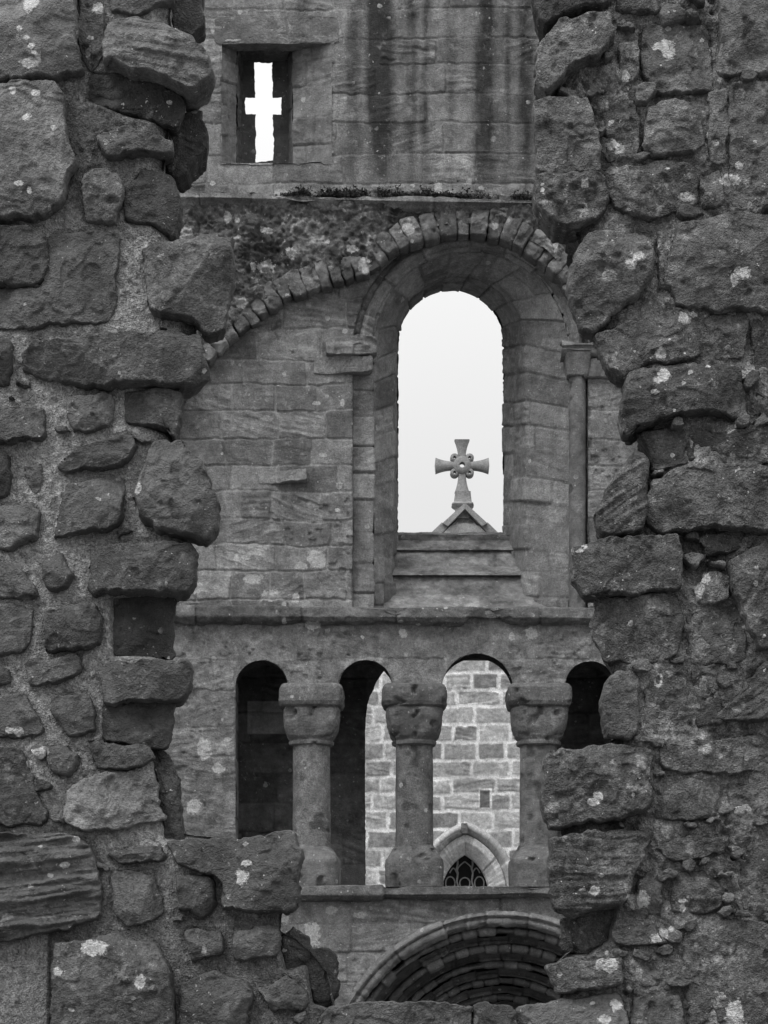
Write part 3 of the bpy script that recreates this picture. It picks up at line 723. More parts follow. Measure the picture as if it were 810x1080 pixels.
st([(690,506),(720,496),(850,492),(850,562),(745,555),(700,558),(685,545)], p=.11, tone=.095, R=.02, lump=.012, cuts=1, tilt=(0,.08), depth=.18,
   label='long dark block overhanging a shadowed ledge halfway up the right side')
st([(738,566),(785,562),(781,580),(746,586)], p=.03, tone=.07, R=.015)
st([(605,573),(640,568),(712,566),(717,590),(715,618),(690,622),(620,626),(607,610)], p=.11, tone=.095, R=.018, lump=.014, cuts=1, depth=.18,
   label='squared block with one round lichen ring sticking out of the right edge of the gap')
st([(627,631),(712,626),(718,660),(713,690),(690,695),(641,697),(626,670)], p=.06, tone=.09, R=.02, lump=.014, pits=.003, cuts=2, depth=.17)
st([(729,620),(750,604),(771,610),(768,632),(735,638)], p=.045, tone=.15, R=.02, lump=.014)
st([(770,592),(800,575),(850,560),(850,682),(800,683),(786,650),(775,622)], p=.09, tone=.10, R=.025, lump=.018, cuts=2)
st([(725,646),(774,638),(785,660),(785,695),(725,697)], p=.035, tone=.095, R=.02, lump=.008)
st([(640,722),(650,708),(672,710),(673,770),(661,780),(641,775),(636,746)], p=.06, tone=.10, R=.03, lump=.016)
st([(676,712),(722,702),(726,754),(706,768),(682,772)], p=.045, tone=.10, R=.025, lump=.012, pits=.004)
st([(730,706),(756,700),(762,760),(736,765)], p=.035, tone=.105, R=.022, **RT)
st([(760,755),(776,735),(800,705),(850,690),(850,762)], p=.06, tone=.095, strata=.012, sdir=.6, cuts=2)
st([(698,781),(805,776),(850,778),(850,813),(720,814),(700,808)], p=.045, tone=.095, R=.014, lump=.008, cuts=1)
st([(580,797),(600,791),(650,786),(686,790),(685,830),(680,856),(640,865),(600,868),(582,872),(573,846),(575,816)], p=.12, tone=.10, R=.035, lump=.024, pits=.006, cuts=2, depth=.18,
   label='large hollowed rock at the foot of the right side of the gap')
st([(690,832),(725,822),(760,829),(756,860),(730,866),(690,862)], p=.05, tone=.095, R=.02, lump=.014)
st([(770,834),(800,822),(850,825),(850,856),(776,860)], p=.055, tone=.11, R=.022, **RT)
st([(580,883),(640,877),(684,880),(672,918),(655,950),(604,965),(586,961),(580,922)], p=.10, tone=.10, R=.022, strata=.014, lump=.014, cuts=1, depth=.18)
st([(692,894),(720,886),(770,880),(764,903),(702,906)], p=.055, tone=.085, R=.015, lump=.014)
st([(670,932),(690,915),(698,930),(697,965),(675,965)], p=.035, tone=.12, R=.02, **RT)
st([(712,922),(756,919),(760,955),(740,963),(710,960)], p=.035, tone=.115, R=.02, **RT)
st([(594,970),(650,957),(642,990),(622,1006),(593,1002)], p=.03, off=.06, tone=.07, R=.02)
st([(645,981),(690,975),(701,995),(650,996)], p=.05, tone=.105, R=.014, lump=.012)
st([(577,1019),(600,1012),(655,1012),(656,1040),(620,1046),(590,1046)], p=.08, tone=.10, R=.03, lump=.016, cuts=3)
st([(671,1022),(695,1008),(699,1034),(680,1041)], p=.035, tone=.12, R=.02, **RT)
st([(722,988),(760,972),(850,977),(850,1120),(737,1120),(726,1044)], p=.07, tone=.105, R=.05, lump=.03, pits=.01, cuts=1)
st([(783,906),(800,872),(850,866),(850,960),(785,961)], p=.04, tone=.105, R=.025, **RT)
st([(668,1052),(718,1050),(724,1120),(670,1120)], p=.05, tone=.115, R=.025, **RT)

st([(641,106),(672,103),(676,150),(668,171),(641,168)], p=.04, tone=.12, R=.02, **RT)
st([(747,100),(767,96),(767,174),(748,170)], p=.035, tone=.125, R=.02, **RT)
st([(694,236),(712,232),(711,300),(694,304)], p=.03, tone=.14, R=.02, **RT)
build_core()
# small packing stones pushed into the joints: too many to count
gs_ = Soup(); rg = np.random.RandomState(21); placed = []
op_ = [(150, -310)] + OPEN + [(600, -310)]
tries = 0
BB = [(np.array(q, float).min(0) - 16, np.array(q, float).max(0) + 16, q) for q, _ in S1]
while len(placed) < 62 and tries < 9000:
    tries += 1
    x, y = (rg.uniform(-5, 340), rg.uniform(-5, 1085)) if rg.rand() < .08 else (rg.uniform(570, 815), rg.uniform(-5, 1085))
    r = rg.uniform(5, 13) * (1.1 if x > 500 else .7)
    if x < 60 and y > 985: continue
    P_ = np.array([x]), np.array([y])
    if any(np.hypot(x - a, y - b) < (r + c) * .95 for a, b, c in placed): continue
    if any(l[0] < x < h_[0] and l[1] < y < h_[1] and sd_poly(*P_, q)[0] < r * .62 for l, h_, q in BB): continue
    if sd_poly(*P_, op_)[0] < r + 5: continue
    placed.append((x, y, r))
    a = np.sort(rg.uniform(0, 2 * math.pi, 7) * .25 + np.arange(7) * 2 * math.pi / 7); f = rg.uniform(.45, 1)
    ro = rg.uniform(-.5, .5)
    pl = [(x + r * 1.25 * math.cos(q) * math.cos(ro) - r * f * math.sin(q) * math.sin(ro), y + r * 1.25 * math.cos(q) * math.sin(ro) + r * f * math.sin(q) * math.cos(ro)) for q in a]
    stone(pl, None, None, soup=gs_, p=rg.uniform(.02, .04) + (.02 if x > 500 else 0), R=.012, tone=rg.uniform(.08, .18), lump=.01, cuts=2, depth=.06, seed=int(rg.randint(9999)), res=.007)
gp = gs_.build('packing_stones', M_RUIN, ruin); gp['kind'] = 'stuff'
for poly, k in S1:
    if poly[0][0] > 540 and poly[1][0] > 540: k = dict(k, p=k.get('p', .05) * .85, grow=k.get('grow', 1.06), mott=k.get('mott', .42) * 1.2, tone=k.get('tone', .12) * (1.3 if poly[0][1] < 345 else 1.18))
    else: k = dict(k, tone=k.get('tone', .12) * 1.02, cuts=k.get('cuts', 2) + 1)
    if k.get('off', 0) > 0: k = dict(k, grow=1.1)
    stone(poly, ruin, M_CRUST if min(q[0] for q in poly) > 550 else M_RUIN, **k)

# =================================================================== 2. THE PRIORY WALL
priory = thing('priory_wall', 'tall roofless sandstone wall with a round headed window above a row of columned arches', 'wall', (0, D2 + .6, 0))

WIN = (496, 368, 124, 641)
INTR = [(150,520),(172,460),(190,428),(205,405),(222,380),(245,357),(270,337),(300,318),(335,303),(370,294),(396,287),(410,271),(432,257),(460,249),(490,246),(520,249),(545,258),(568,273),(590,293),(605,313),(616,338),(632,372),(680,440),(720,520)]
ARCH = [(276, 724, 27.5), (385.5, 724, 28), (503.5, 727, 37.5), (622.5, 724, 26.5)]

# upper wall -------------------------------------------------------
def slit_rect(x, y): return np.maximum(np.abs(x - 291.5) - 57.5, np.abs(y - 109) - 63)

def streaks(px, py, X, Z, h, tn, jm):
    n = fbm(X * 6, 0 * X, Z * .5, 1.6, 3, 401)
    a = np.zeros_like(X)
    for c, w, q in ((403, 15, .9), (432, 9, .7), (449, 6, .5), (512, 11, .85), (535, 6, .5), (556, 10, .6), (320, 9, .4), (375, 8, .45), (475, 7, .3)):
        a = np.maximum(a, q * np.exp(-((px - c + 5 * n) / w) ** 2))
    a = a * (1 - sstep(120, 215, py) * .75) * (1.15 + .7 * n + .8 * fbm(X, 2, Z, 10, 4, 402, .7))
    return h, tn * (1 - np.clip(a, 0, .8))

def upper_extra(px, py, X, Z, h, tn, jm):
    h, tn = streaks(px, py, X, Z, h, tn, jm)
    return h, tn

s = Soup()
wall_sheet(s, 120, 720, -110, 212, 0., hole=slit_rect, seed=11, tone=.24, mas=(.22, .30, .28, .62), extra=upper_extra, jw=.006, jd=.011, mortar=1.05, var=.22, warp=.03)
# lunette wall around the window
def lun_hole(x, y): return sd_arch(x, y, *WIN)
def lun_extra(px, py, X, Z, h, tn, jm):
    low = sstep(470, 600, py)                      # weathered, crusted lower courses
    tn = tn * (1 + .12 * low) * (1 + .25 * low * fbm(X, 4, Z, 9, 3, 410))
    h = h + low * .006 * fbm(X, 3, Z, 12, 3, 411)
    return h, tn
wall_sheet(s, 120, 720, 235, 648, .10, hole=lun_hole, seed=23, tone=.225, mas=(.215, .27, .28, .6), extra=lun_extra, mortar=1.5, jd=.018, var=.34, warp=.03, crust=.4)
# arcade wall
def arc_hole(x, y):
    d = np.full(np.shape(x), 1e9)
    for cx, cy, r in ARCH: d = np.minimum(d, sd_arch(x, y, cx, cy, r, 940))
    # between the outer jambs nothing stands below the capitals' tops but the columns
    box = np.maximum(np.maximum(276 - x, x - 622), np.maximum(724 - y, y - 940))
    return np.minimum(d, box)
wall_sheet(s, 120, 720, 650, 946, .02, hole=arc_hole, seed=37, tone=.2, mas=(.24, .36, .4, .8), jw=.004, jd=.005, mortar=1.05, rough=.012, var=.15, warp=.03, crust=.5)
# wall round the portal
def por_hole(x, y): return sd_arch(x, y, 529, 1149, 172, 1700)
wall_sheet(s, 120, 720, 945, 1310, .03, hole=por_hole, seed=41, tone=.21, mas=(.24, .3, .35, .7), jw=.005, jd=.008, rough=.009, var=.15)
s.build('ashlar_wall', M_PRIORY, priory)

# rough rubble band carrying the broken vault rib
s = Soup()
ib = [(100, 700)] + INTR + [(760, 700)]
def band_hole(x, y): return sd_poly(x, y, ib) - 11
def band_extra(px, py, X, Z, h, tn, jm):
    pl = sstep(.1, .45, fbm(X, 6, Z, 6, 3, 420)); dk = sstep(0, .5, fbm(X, 9, Z, 3.5, 3, 421))
    tn = tn * (1 + .55 * fbm(X, 8, Z, 30, 4, 425, .8)) * (1 + .5 * sstep(.15, .4, fbm(X, 4, Z, 16, 3, 426, .7)))
    return h + .03 * fbm(X, 2, Z, 26, 4, 423, .7) + .09 * terrace(fbm(X, 3, Z, 3.5, 4, 424, .6), 4), tn * (1 - .62 * dk) * (1 + .6 * pl)
wall_sheet(s, 120, 720, 205, 470, -.05, hole=band_hole, seed=53, tone=.145, mas=(.16, .3, .2, .6), jw=.008, jd=.012, mortar=.7, rough=.02, lump=.07, extra=band_extra, var=.3, warp=.09, crust=.6)
s.build('rubble_band', M_PRIORY, priory)

# broken rib of voussoirs
ip = np.array(INTR[1:-2], float); seg = np.r_[0, np.cumsum(np.hypot(*np.diff(ip, axis=0).T))]
def ipt(t): return np.array([np.interp(t, seg, ip[:, 0]), np.interp(t, seg, ip[:, 1])])
t = 0.; rg = np.random.RandomState(5)
while t < seg[-1] - 12:
    w = rg.uniform(12, 18.5); a, b = ipt(t), ipt(min(t + w, seg[-1])); d = ipt(min(t + w + 12, seg[-1])) - ipt(max(t - 12, 0))
    n = np.array([d[1], -d[0]]) / np.hypot(*d)
    ln = rg.uniform(23, 29); ins = rg.uniform(-1.5, 1.5); g = .04 * (b - a); sp = 1 + .0035 * ln
    m_ = (a + b) / 2; ho = n * ln; hi = -n * ins
    jj = lambda: rg.uniform(-.9, .9, 2)
    poly = [a + g + hi + jj(), b - g + hi + jj(), (m_ + (b - m_) * sp) + ho - g * .5 + jj(), (m_ + (a - m_) * sp) + ho + g * .5 + jj()]
    stone([tuple(q) for q in poly], priory, M_PRIORY, D=D2, name='voussoir', off=-.02, p=rg.uniform(.03, .06), R=.05, tone=rg.uniform(.13, .2), lump=.025, res=.012, cuts=1, depth=.22, taper=.0, grow=1.07, mott=.6, flake=.01,
          seed=int(rg.randint(9999)), edge=.014, spots=LICH2, pits=.015, pxm=.35, rings=())
    t += w

# string courses ---------------------------------------------------
s = Soup()
sweep_x(s, 120, 720, [(203, .02), (206, -.05), (207.5, -.115), (213, -.12), (215.5, -.07), (217.5, -.05), (221, .0)], seed=61, tone=.27, blocks=(.45, .9), y_of_x=lambda x: (x - 200) * .018, wear=.05, jd=.02, rough=.012)
s.build('string_course', M_PRIORY, priory)
s = Soup()
sweep_x(s, 120, 720, [(639, .12), (641, .02), (643, -.07), (653, -.085), (657, -.05), (658.5, .0), (660, .04)], seed=67, tone=.165, blocks=(.7, 1.3), y_of_x=lambda x: (x - 200) * .004 - 1.5 * (x > 1), wear=.06, rough=.02)
s.build('string_course', M_PRIORY, priory)
s = Soup()
sweep_x(s, 120, 720, [(933, .5), (934, .05), (936, -.10), (945, -.12), (949, -.06), (951, .05)], seed=71, tone=.15, blocks=(.8, 1.4), y_of_x=lambda x: (300 - x) * .004, wear=.02, rough=.01)
s.build('arcade_sill', M_PRIORY, priory)

# round-headed window ----------------------------------------------
s = Soup()
loft(s, [(496, 368, 124, 650, .09), (496, 368, 123, 650, .20)], seed=81, tone=.16, mas=(.18, .26, .3, .5))
# outer order: face with a roll, then the deep splay to the daylight opening
loft(s, [(496, 368, 123.5, 650, .185), (497, 368, 103, 650, .19), (497, 368, 102.5, 650, .24)], seed=83, tone=.25, mas=(.2, .3, .3, .5), rough=.012, jd=.016, bulge=.01, var=.3)
loft(s, [(496.5, 368, 119, 371, .20), (496.5, 368, 117.5, 371, .15), (497, 368, 114, 371, .125), (497, 368, 110.5, 371, .15), (497, 368, 108, 371, .17), (497, 368, 106, 371, .165), (497, 368, 104, 371, .20)], seed=84, tone=.24, mas=(.3, .45, 2, 3), rough=.008)
loft(s, [(497, 368, 103, 650, .21), (484.5, 357, 69, 650, .52), (475.5, 361, 55.5, 650, 1.15)], seed=85, tone=.25, mas=(.19, .27, .35, .6), jw=.006, jd=.013, rough=.010, bulge=.012, mortar=.8, var=.28)
loft(s, [(475.5, 361, 55.5, 650, 1.15), (475, 361, 57, 650, 1.62)], seed=87, tone=.15, rough=.012)
win = s.build('window', M_PRIORY, priory)
s = Soup()
steps = [(562, 1.45), (563.5, .98), (570, .975), (580, .86), (581, .90), (597, .80), (606.5, .58), (608, .63), (626, .53), (640, .34), (645, .29), (646, .12), (650, .1)]
pr = []
for y, d in steps: pr.append((y, d))
def step_sweep():
    # each course is given at its own distance
    Y = np.array([D2 + d for _, d in pr]); Z = np.array([wz(y, D2 + d) for y, d in pr])
    sl = np.r_[0, np.cumsum(np.hypot(np.diff(Y), np.diff(Z)))]; t = np.unique(np.r_[np.linspace(0, sl[-1], 150), sl])
    Yp, Zp = np.interp(t, sl, Y), np.interp(t, sl, Z)
    X = np.linspace(wx(372, D2), wx(622, D2), 190)
    P = np.zeros((190, len(t), 3)); P[..., 0] = X[:, None]; P[..., 1] = Yp; P[..., 2] = Zp
    S_, T_ = np.meshgrid(X, t, indexing='ij')
    h, tf, jm = masonry(S_, T_, .2, .3, .5, 1.0, 88, .005, .008, .01, .2)
    h = .017 * fbm(P[..., 0], P[..., 1], P[..., 2], 11, 4, 89, .7) + .6 * h
    N = normals(P); sg = -np.sign(N[..., 1].mean()) or 1
    N = N * sg; sg = 1
    up = np.clip(N[..., 2], 0, 1); tn = .165 * (1 + .65 * sstep(.3, .6, up)) * tf * (1 + .9 * fbm(P[..., 0] * 1.0, P[..., 1], P[..., 2] * 1.6, 9, 4, 90, .7))  # upward slopes toned paler: crust, plus sky light put into the colour
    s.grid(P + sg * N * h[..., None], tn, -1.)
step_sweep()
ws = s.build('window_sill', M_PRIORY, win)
# nook shaft with capital and abacus on the right of the window
s = Soup(); lathe(s, 609, D2 + .14, [(650, 9, 0), (400, 9, 0), (396, 9.5, 0)], seed=91, tone=.175, n=32); nook = s.build('nook_shaft', M_PRIORY, priory)
s = Soup(); lathe(s, 609, D2 + .14, [(399, 9.5, .2), (398, 11.5, .9), (390, 12.5, 1), (376, 14.5, 1), (374, 14.5, 1)], seed=92, tone=.17, n=48)
s.build('capital', M_PRIORY, nook)
s = Soup()
sweep_x(s, 592, 668, [(359, .2), (360, -.02), (363, -.05), (366, -.05), (367, -.02), (369, -.04), (373, -.01), (375, .03), (376, .2)], seed=93, tone=.24, blocks=(.5, .9), wear=.01, D=D2 + .03, spots=None)
sweep_x(s, 616, 668, [(376, .2), (376.5, .03), (378, .02), (396, .025), (397.5, .04), (398, .2)], seed=94, tone=.2, blocks=(.5, .9), wear=.01, D=D2 + .03, spots=None)
s.build('abacus', M_PRIORY, nook)
# worn impost stones left of the window, broken corbel ledge
for poly, kw in (([(344,357),(380,355),(397,357),(397,373),(344,374)], dict(p=.11, tone=.27, strata=.012, label='pale moulded impost stone left of the window')),
                 ([(331,376),(360,374),(393,376),(393,392),(331,393)], dict(p=.085, tone=.22)),
                 ([(272,498),(322,495),(324,507),(273,509)], dict(p=.065, tone=.28, label='pale broken ledge stone below the rib'))):
    stone(poly, priory, M_PRIORY, D=D2, name='impost', off=.10, R=.02, lump=.01, res=.012, cuts=0, depth=.2, edge=.008, spots=LICH2, pxm=.35, rings=(), **kw)

# cross-shaped arrow slit ------------------------------------------
s = Soup()
DS = .5
def quad_sheet(s, c, n, seed, tone, rough=.012, mas=(.2, .3, .25, .5)):
    """bilinear sheet from four (px, py, depth) corners"""
    a = np.array([[wx(x, D2 + d), D2 + d, wz(y, D2 + d)] for x, y, d in c], float)
    u, v = np.meshgrid(np.linspace(0, 1, n[0]), np.linspace(0, 1, n[1]), indexing='ij'); u = u[..., None]; v = v[..., None]
    P = a[0] * (1 - u) * (1 - v) + a[1] * u * (1 - v) + a[2] * u * v + a[3] * (1 - u) * v
    lu = np.linalg.norm(a[1] - a[0]); lv = np.linalg.norm(a[3] - a[0])
    h, tf, jm = masonry(v[..., 0] * lv, u[..., 0] * lu, *mas, seed, .006, .012, .015, .25, .008, .7)
    h = h + rough * fbm(P[..., 0], P[..., 1], P[..., 2], 8, 4, seed + 5, .6)
    tf = tf * (1 + .4 * fbm(P[..., 0], P[..., 1], P[..., 2], 12, 4, seed + 6, .75))
    N = normals(P); mid = np.array([wx(291, D2 + .4), D2 - .6, wz(115, D2 + .4)]); sg = np.sign((N * (mid - P)).sum(-1).mean()) or 1
    s.grid(P + sg * N * h[..., None], tone * tf * (1 - .2 * jm))
yf0, yf1, yr0, yr1 = 45, 173, 65, 176
A_ = (233, 45, 350, 173, -.01); B_ = (250, 51, 309, 174.5, .2); C_ = (256, 64, 303, 176, .5)
for (xa_, ya_, xb_, yb_, da), (xc_, yc_, xd_, yd_, db), sd, tn_ in ((A_, B_, 101, .23), (B_, C_, 105, .19)):
    quad_sheet(s, [(xa_, ya_, da), (xa_, yb_, da), (xc_, yd_, db), (xc_, yc_, db)], (90, 40), sd, tn_)
    quad_sheet(s, [(xb_, ya_, da), (xb_, yb_, da), (xd_, yd_, db), (xd_, yc_, db)], (90, 40), sd + 1, tn_)
    quad_sheet(s, [(xa_, ya_, da), (xb_, ya_, da), (xd_, yc_, db), (xc_, yc_, db)], (90, 40), sd + 2, tn_ * .8)
    quad_sheet(s, [(xa_, yb_ - .5, da), (xb_, yb_ - .5, da), (xd_, yd_, db), (xc_, yd_, db)], (60, 40), sd + 3, tn_)
def slit(x, y):
    w = 1.7 * fbm(x, 0 * x, y, .1, 4, 105, .6)
    v = np.maximum(np.abs(x - 278.6 - (y - 118) * .018) - 9.3, np.abs(y - 118) - 52)
    a = np.maximum(np.abs(x - 277.8) - 19, np.abs(y - 112) - 9)
    return np.minimum(v, a) + w
Y = D2 + DS
px, py, keep = plane_grid(250, 310, 58, 180, Y, .009, slit)
X, Z = wx(px, Y), wz(py, Y); h = .012 * fbm(X, 0, Z, 9, 3, 106)
s.grid(np.stack([X, Y - h, Z], -1), .12, -1., keep)
# thickness of the slit slab
out = [(269,66),(288,66),(288,103),(298,103),(298,122),(288.5,122),(289.5,170),(270,170),(270,122),(257.5,122),(257.5,103),(269,103),(269,66)]
o = np.array(out, float); sg_ = np.r_[0, np.cumsum(np.hypot(*np.diff(o, axis=0).T))]; tt = np.linspace(0, sg_[-1], 240)
ox, oy = np.interp(tt, sg_, o[:, 0]), np.interp(tt, sg_, o[:, 1])
G = np.stack([np.stack([wx(278 + (ox - 278) * k, Y + d) * 1, np.full_like(ox, Y + d), wz(oy, Y + d)], -1) for d, k in ((.0, 1.1), (.06, 1.1), (.22, 1.25))], 0)
s.grid(G, .1)
s.build('arrow_slit', M_PRIORY, priory)
# lintel stone over the slit
stone([(226,18),(300,16),(356,17),(357,45),(300,46),(226,46)], priory, M_PRIORY, D=D2, name='lintel', off=.0, p=.014, R=.006, tone=.19, lump=.003, strata=.006, sdir=-.5, flake=0, taper=0, grow=1.0, res=.012, cuts=0, depth=.15, edge=.006, spots=LICH2, pxm=.35, rings=())

# columned arcade ---------------------------------------------------
s = Soup()
for i, (cx, cy, r) in enumerate(ARCH):
    lo = 940 if i in (0, 3) else 727
    if i == 0:
        loft(s, [(cx, cy, r, cy + 3, .01), (cx, cy, r, cy + 3, .38)], seed=111 + i, tone=.15, mas=(.2, .3, .4, .6), cell=.01)
    else:
        loft(s, [(cx, cy, r, cy + 3, .01), (cx, cy, r, cy + 3, .38)], seed=111 + i, tone=.15, mas=(.2, .3, .4, .6), cell=.01)
# outer jambs down to the sill
for xj, sd in ((ARCH[0][0] - ARCH[0][2], 131), (ARCH[3][0] + ARCH[3][2], 132)):
    n1 = 190; yy = np.linspace(720, 942, n1); dd = np.linspace(.01, .38, 32)
    P = np.zeros((n1, 32, 3))
    for k, d in enumerate(dd): P[:, k, 0] = wx(xj, D2); P[:, k, 1] = D2 + d; P[:, k, 2] = wz(yy, D2)
    h, tf, jm = masonry(P[..., 1], P[..., 2], .24, .3, .4, .6, sd, .006, .01)
    P[..., 0] += h; s.grid(P, .16 * tf)
# underside of the arcade wall resting on the capitals
for xa, xb in ((303, 358), (413, 466), (541, 596)):
    P = np.array([[[wx(x, D2), D2 + d, wz(726, D2)] for d in (.01, .38)] for x in (xa, xb)]); s.grid(P, .13)
s.build('arcade_arches', M_PRIORY, priory)
for i, (cx, tone) in enumerate(((328.7, .2), (437, .165), (568, .175))):
    DC = D2 + .20
    s = Soup(); lathe(s, cx, DC, [(897, 20.5, 0), (890, 20, .02), (786, 19.6, .02), (783, 20, 0)], seed=141 + i, tone=tone, rough=.004, spots=LICH2); c = s.build('column', M_PRIORY, priory)
    s = Soup(); lathe(s, cx, DC, [(788, 20, 0), (786.5, 23.5, 0), (783.5, 24, 0), (782, 22.5, .02), (778, 25, .1), (768, 28, .3), (757, 29.3, .5), (751, 29.6, .6), (748.5, 28.2, .6), (745, 28, .6)], seed=151 + i, tone=tone * .97, n=96, rough=.018)
    s.build('capital', M_PRIORY, c)
    s = Soup(); lathe(s, cx, DC - .005, [(748.3, 28, .75), (747, 31.5, .75), (743, 33.6, .75), (736, 34, .75), (729, 33.6, .75), (726, 32, .75), (724.5, 30, .75)], seed=161 + i, tone=tone * .95, n=96, rough=.018)
    s.build('abacus', M_PRIORY, c)
    s = Soup(); lathe(s, cx, DC, [(937, 30, .8), (912, 30.6, .8), (908, 30, .75), (905, 28, .6), (899, 24.5, .3), (896, 23.5, .1), (894, 21.5, 0), (892, 20.3, 0)], seed=171 + i, tone=tone * .9, n=96, rough=.018)
    s.build('base', M_PRIORY, c)

# wall passage behind the arcade ------------------------------------
s = Soup()
zt = 682; BD = 1.05
def back_hole(x, y): return sd_arch(x, y, 474, 764, 89, 960)
def back_extra(px, py, X, Z, h, tn, jm):
    pale = (np.abs(px - 283) < 22) & (np.abs(py - 757) < 17)
    return h, np.where(pale, .5, tn)
wall_sheet(s, 150, 700, 660, 960, BD, hole=back_hole, seed=181, tone=.16, spots=None, extra=back_extra, cell=.012, mas=(.26, .34, .35, .6), jd=.02)
# thickness of the back wall round its opening
loft(s, [(474, 764, 89, 960, BD), (474, 764, 90, 960, BD + .5)], seed=183, tone=.16, cell=.014)
XL, XR = wx(150, D2), wx(700, D2); ZC, ZF = float(wz(684, D2 + .4)), float(wz(936, D2))
def rect(a, b, c, d, tone=.15): s.grid(np.array([[a, d], [b, c]], float), tone)
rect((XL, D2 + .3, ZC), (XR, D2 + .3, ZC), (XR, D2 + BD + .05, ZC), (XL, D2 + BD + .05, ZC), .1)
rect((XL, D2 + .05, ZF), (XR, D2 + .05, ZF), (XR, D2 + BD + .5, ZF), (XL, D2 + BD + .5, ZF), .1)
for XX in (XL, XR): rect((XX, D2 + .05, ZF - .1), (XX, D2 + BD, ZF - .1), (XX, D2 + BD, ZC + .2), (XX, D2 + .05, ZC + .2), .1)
# inner face of the arcade wall
def arc_hole_in(x, y): return arc_hole(x, y)
wall_sheet(s, 150, 700, 664, 946, .385, hole=lambda x, y: np.minimum(np.minimum.reduce([sd_arch(x, y, cx_ * .983 + HX * .017, cy_ + 6, r_ + 1, 940) for cx_, cy_, r_ in ARCH]),
           np.maximum(np.maximum(278 - x, x - 619), np.maximum(731 - y, y - 940))), seed=187, tone=.12, spots=None, cell=.02)
s.build('wall_passage', M_PRIORY, priory)

# portal of stepped orders ------------------------------------------
s = Soup()
HC = (529, 1149)
def pf(r, d): return (HC[0], HC[1], r, 1306, d)
loft(s, [pf(189, .05), pf(188, -.05), pf(184, -.08), pf(181, -.03), pf(179, -.06), pf(175, -.05), pf(172.5, .0), pf(172, .07)], seed=191, tone=.26, mas=(.35, .5, 2, 3), rough=.022, jd=.02, cell=.012)
s.build('hood_mould', M_PRIORY, priory)
s = Soup(); r = 172.; d = .04
for k in range(5):
    rn = r - 17.5
    loft(s, [pf(r, d), pf(r, d + .07)], seed=220 + k, tone=.12, mas=(.12, .2, 2, 3), cell=.0125)
    loft(s, [pf(r, d + .07), pf(r - 2, d + .035), pf(r - 5, d + .02), pf(r - 8, d + .04), pf(r - 9, d + .10)], seed=195 + k, tone=.19 - .008 * k, mas=(.11, .17, 2, 3), jw=.005, jd=.014, bulge=.006, bed=.1,
         rough=.014, cell=.011, var=.22, mortar=.5)
    loft(s, [pf(r - 9, d + .10), pf(r - 11, d + .2), pf(r - 14, d + .23), pf(rn, d + .2), pf(rn, d + .24)], seed=230 + k, tone=.13, mas=(.2, .3, 2, 3), jw=.006, jd=.01, bed=.1, rough=.012, cell=.0125)
    r = rn; d += .22
loft(s, [pf(r, d), pf(r - 4, d + .1), pf(r - 4, d + .5)], seed=205, tone=.1, cell=.02)
s.build('portal', M_PRIORY, priory)
# boarded door deep in the portal
Yd = D2 + d + .45
X0, X1, Z1 = wx(529 - 95, Yd), wx(529 + 95, Yd), wz(1040, Yd)
s = Soup(); n = 9
for k in range(n):
    a = X0 + (X1 - X0) * k / n + .004; b = X0 + (X1 - X0) * (k + 1) / n - .004
    for fc in ([(a, Yd, 0), (b, Yd, 0), (b, Yd, Z1), (a, Yd, Z1)], [(a, Yd, 0), (a, Yd + .05, 0), (a, Yd + .05, Z1), (a, Yd, Z1)], [(b, Yd, 0), (b, Yd + .05, 0), (b, Yd + .05, Z1), (b, Yd, Z1)]):
        s.raw(fc, [[0, 1, 2, 3]], None, .05)
s.build('door', M_PRIORY, priory, False)

# plain continuation of the wall to both sides
s = Soup()
for xa, xb, sd in ((-330, 121, 611), (719, 1140, 612)):
    wall_sheet(s, xa, xb, -110, 1310, .02, seed=sd, tone=.2, mas=(.22, .3, .3, .65), jw=.006, jd=.012, mortar=1.1, cell=.018, rough=.012, warp=.03)
s.build('flanking_wall', M_PRIORY, priory)
# rear face and head of the wall ------------------------------------
s = Soup()
BK = 1.6
def rear_hole(x, y):
    return np.minimum.reduce([sd_arch(x, y, 475, 361, 57, 575), back_hole(x, y), np.maximum(np.abs(x - 278) - 26, np.abs(y - 120) - 60)])
wall_sheet(s, -330, 1140, -110, 1306, BK, hole=rear_hole, seed=211, tone=.16, cell=.04, spots=None)
xa, xb = wx(-330, D2), wx(1140, D2); zt_ = wz(-110, D2)
s.grid(np.array([[(xa, D2, zt_), (xb, D2, zt_)], [(xa, D2 + BK, zt_), (xb, D2 + BK, zt_)]]), .14)
for X_ in (xa, xb): s.grid(np.array([[(X_, D2 - .05, 0), (X_, D2 - .05, zt_)], [(X_, D2 + BK, 0), (X_, D2 + BK, zt_)]]), .14)
s.build('rear_face', M_PRIORY, priory)

# moss on the upper string course -----------------------------------
rg = np.random.RandomState(9); V = []; T = []
for cl in range(420):
    u = rg.uniform(300, 492) if rg.rand() < .85 else rg.uniform(500, 565)
    if 388 < u < 400 or 330 < u < 338: continue
    if noise(u * .11, 0, 0, 77) < -.45: continue
    hgt = rg.uniform(.025, .07) * (1 + noise(u * .2, 3, 0, 78))
    for _ in range(26):
        c = np.array([wx(u, D2) + rg.normal(0, .03), D2 - rg.uniform(0, .10), wz(206.5 + (u - 200) * .018, D2) - .005 + abs(rg.normal(0, hgt * .5))])
        q = rg.normal(0, .011, (3, 3)); b0 = len(V); V += list(c + q); T.append((b0, b0 + 1, b0 + 2))
moss = make('moss', V, None, T, M_MOSS, None, None, False)
moss['label'] = 'dark tufts of moss along the thin ledge above the round window'; moss['category'] = 'moss'; moss['kind'] = 'stuff'

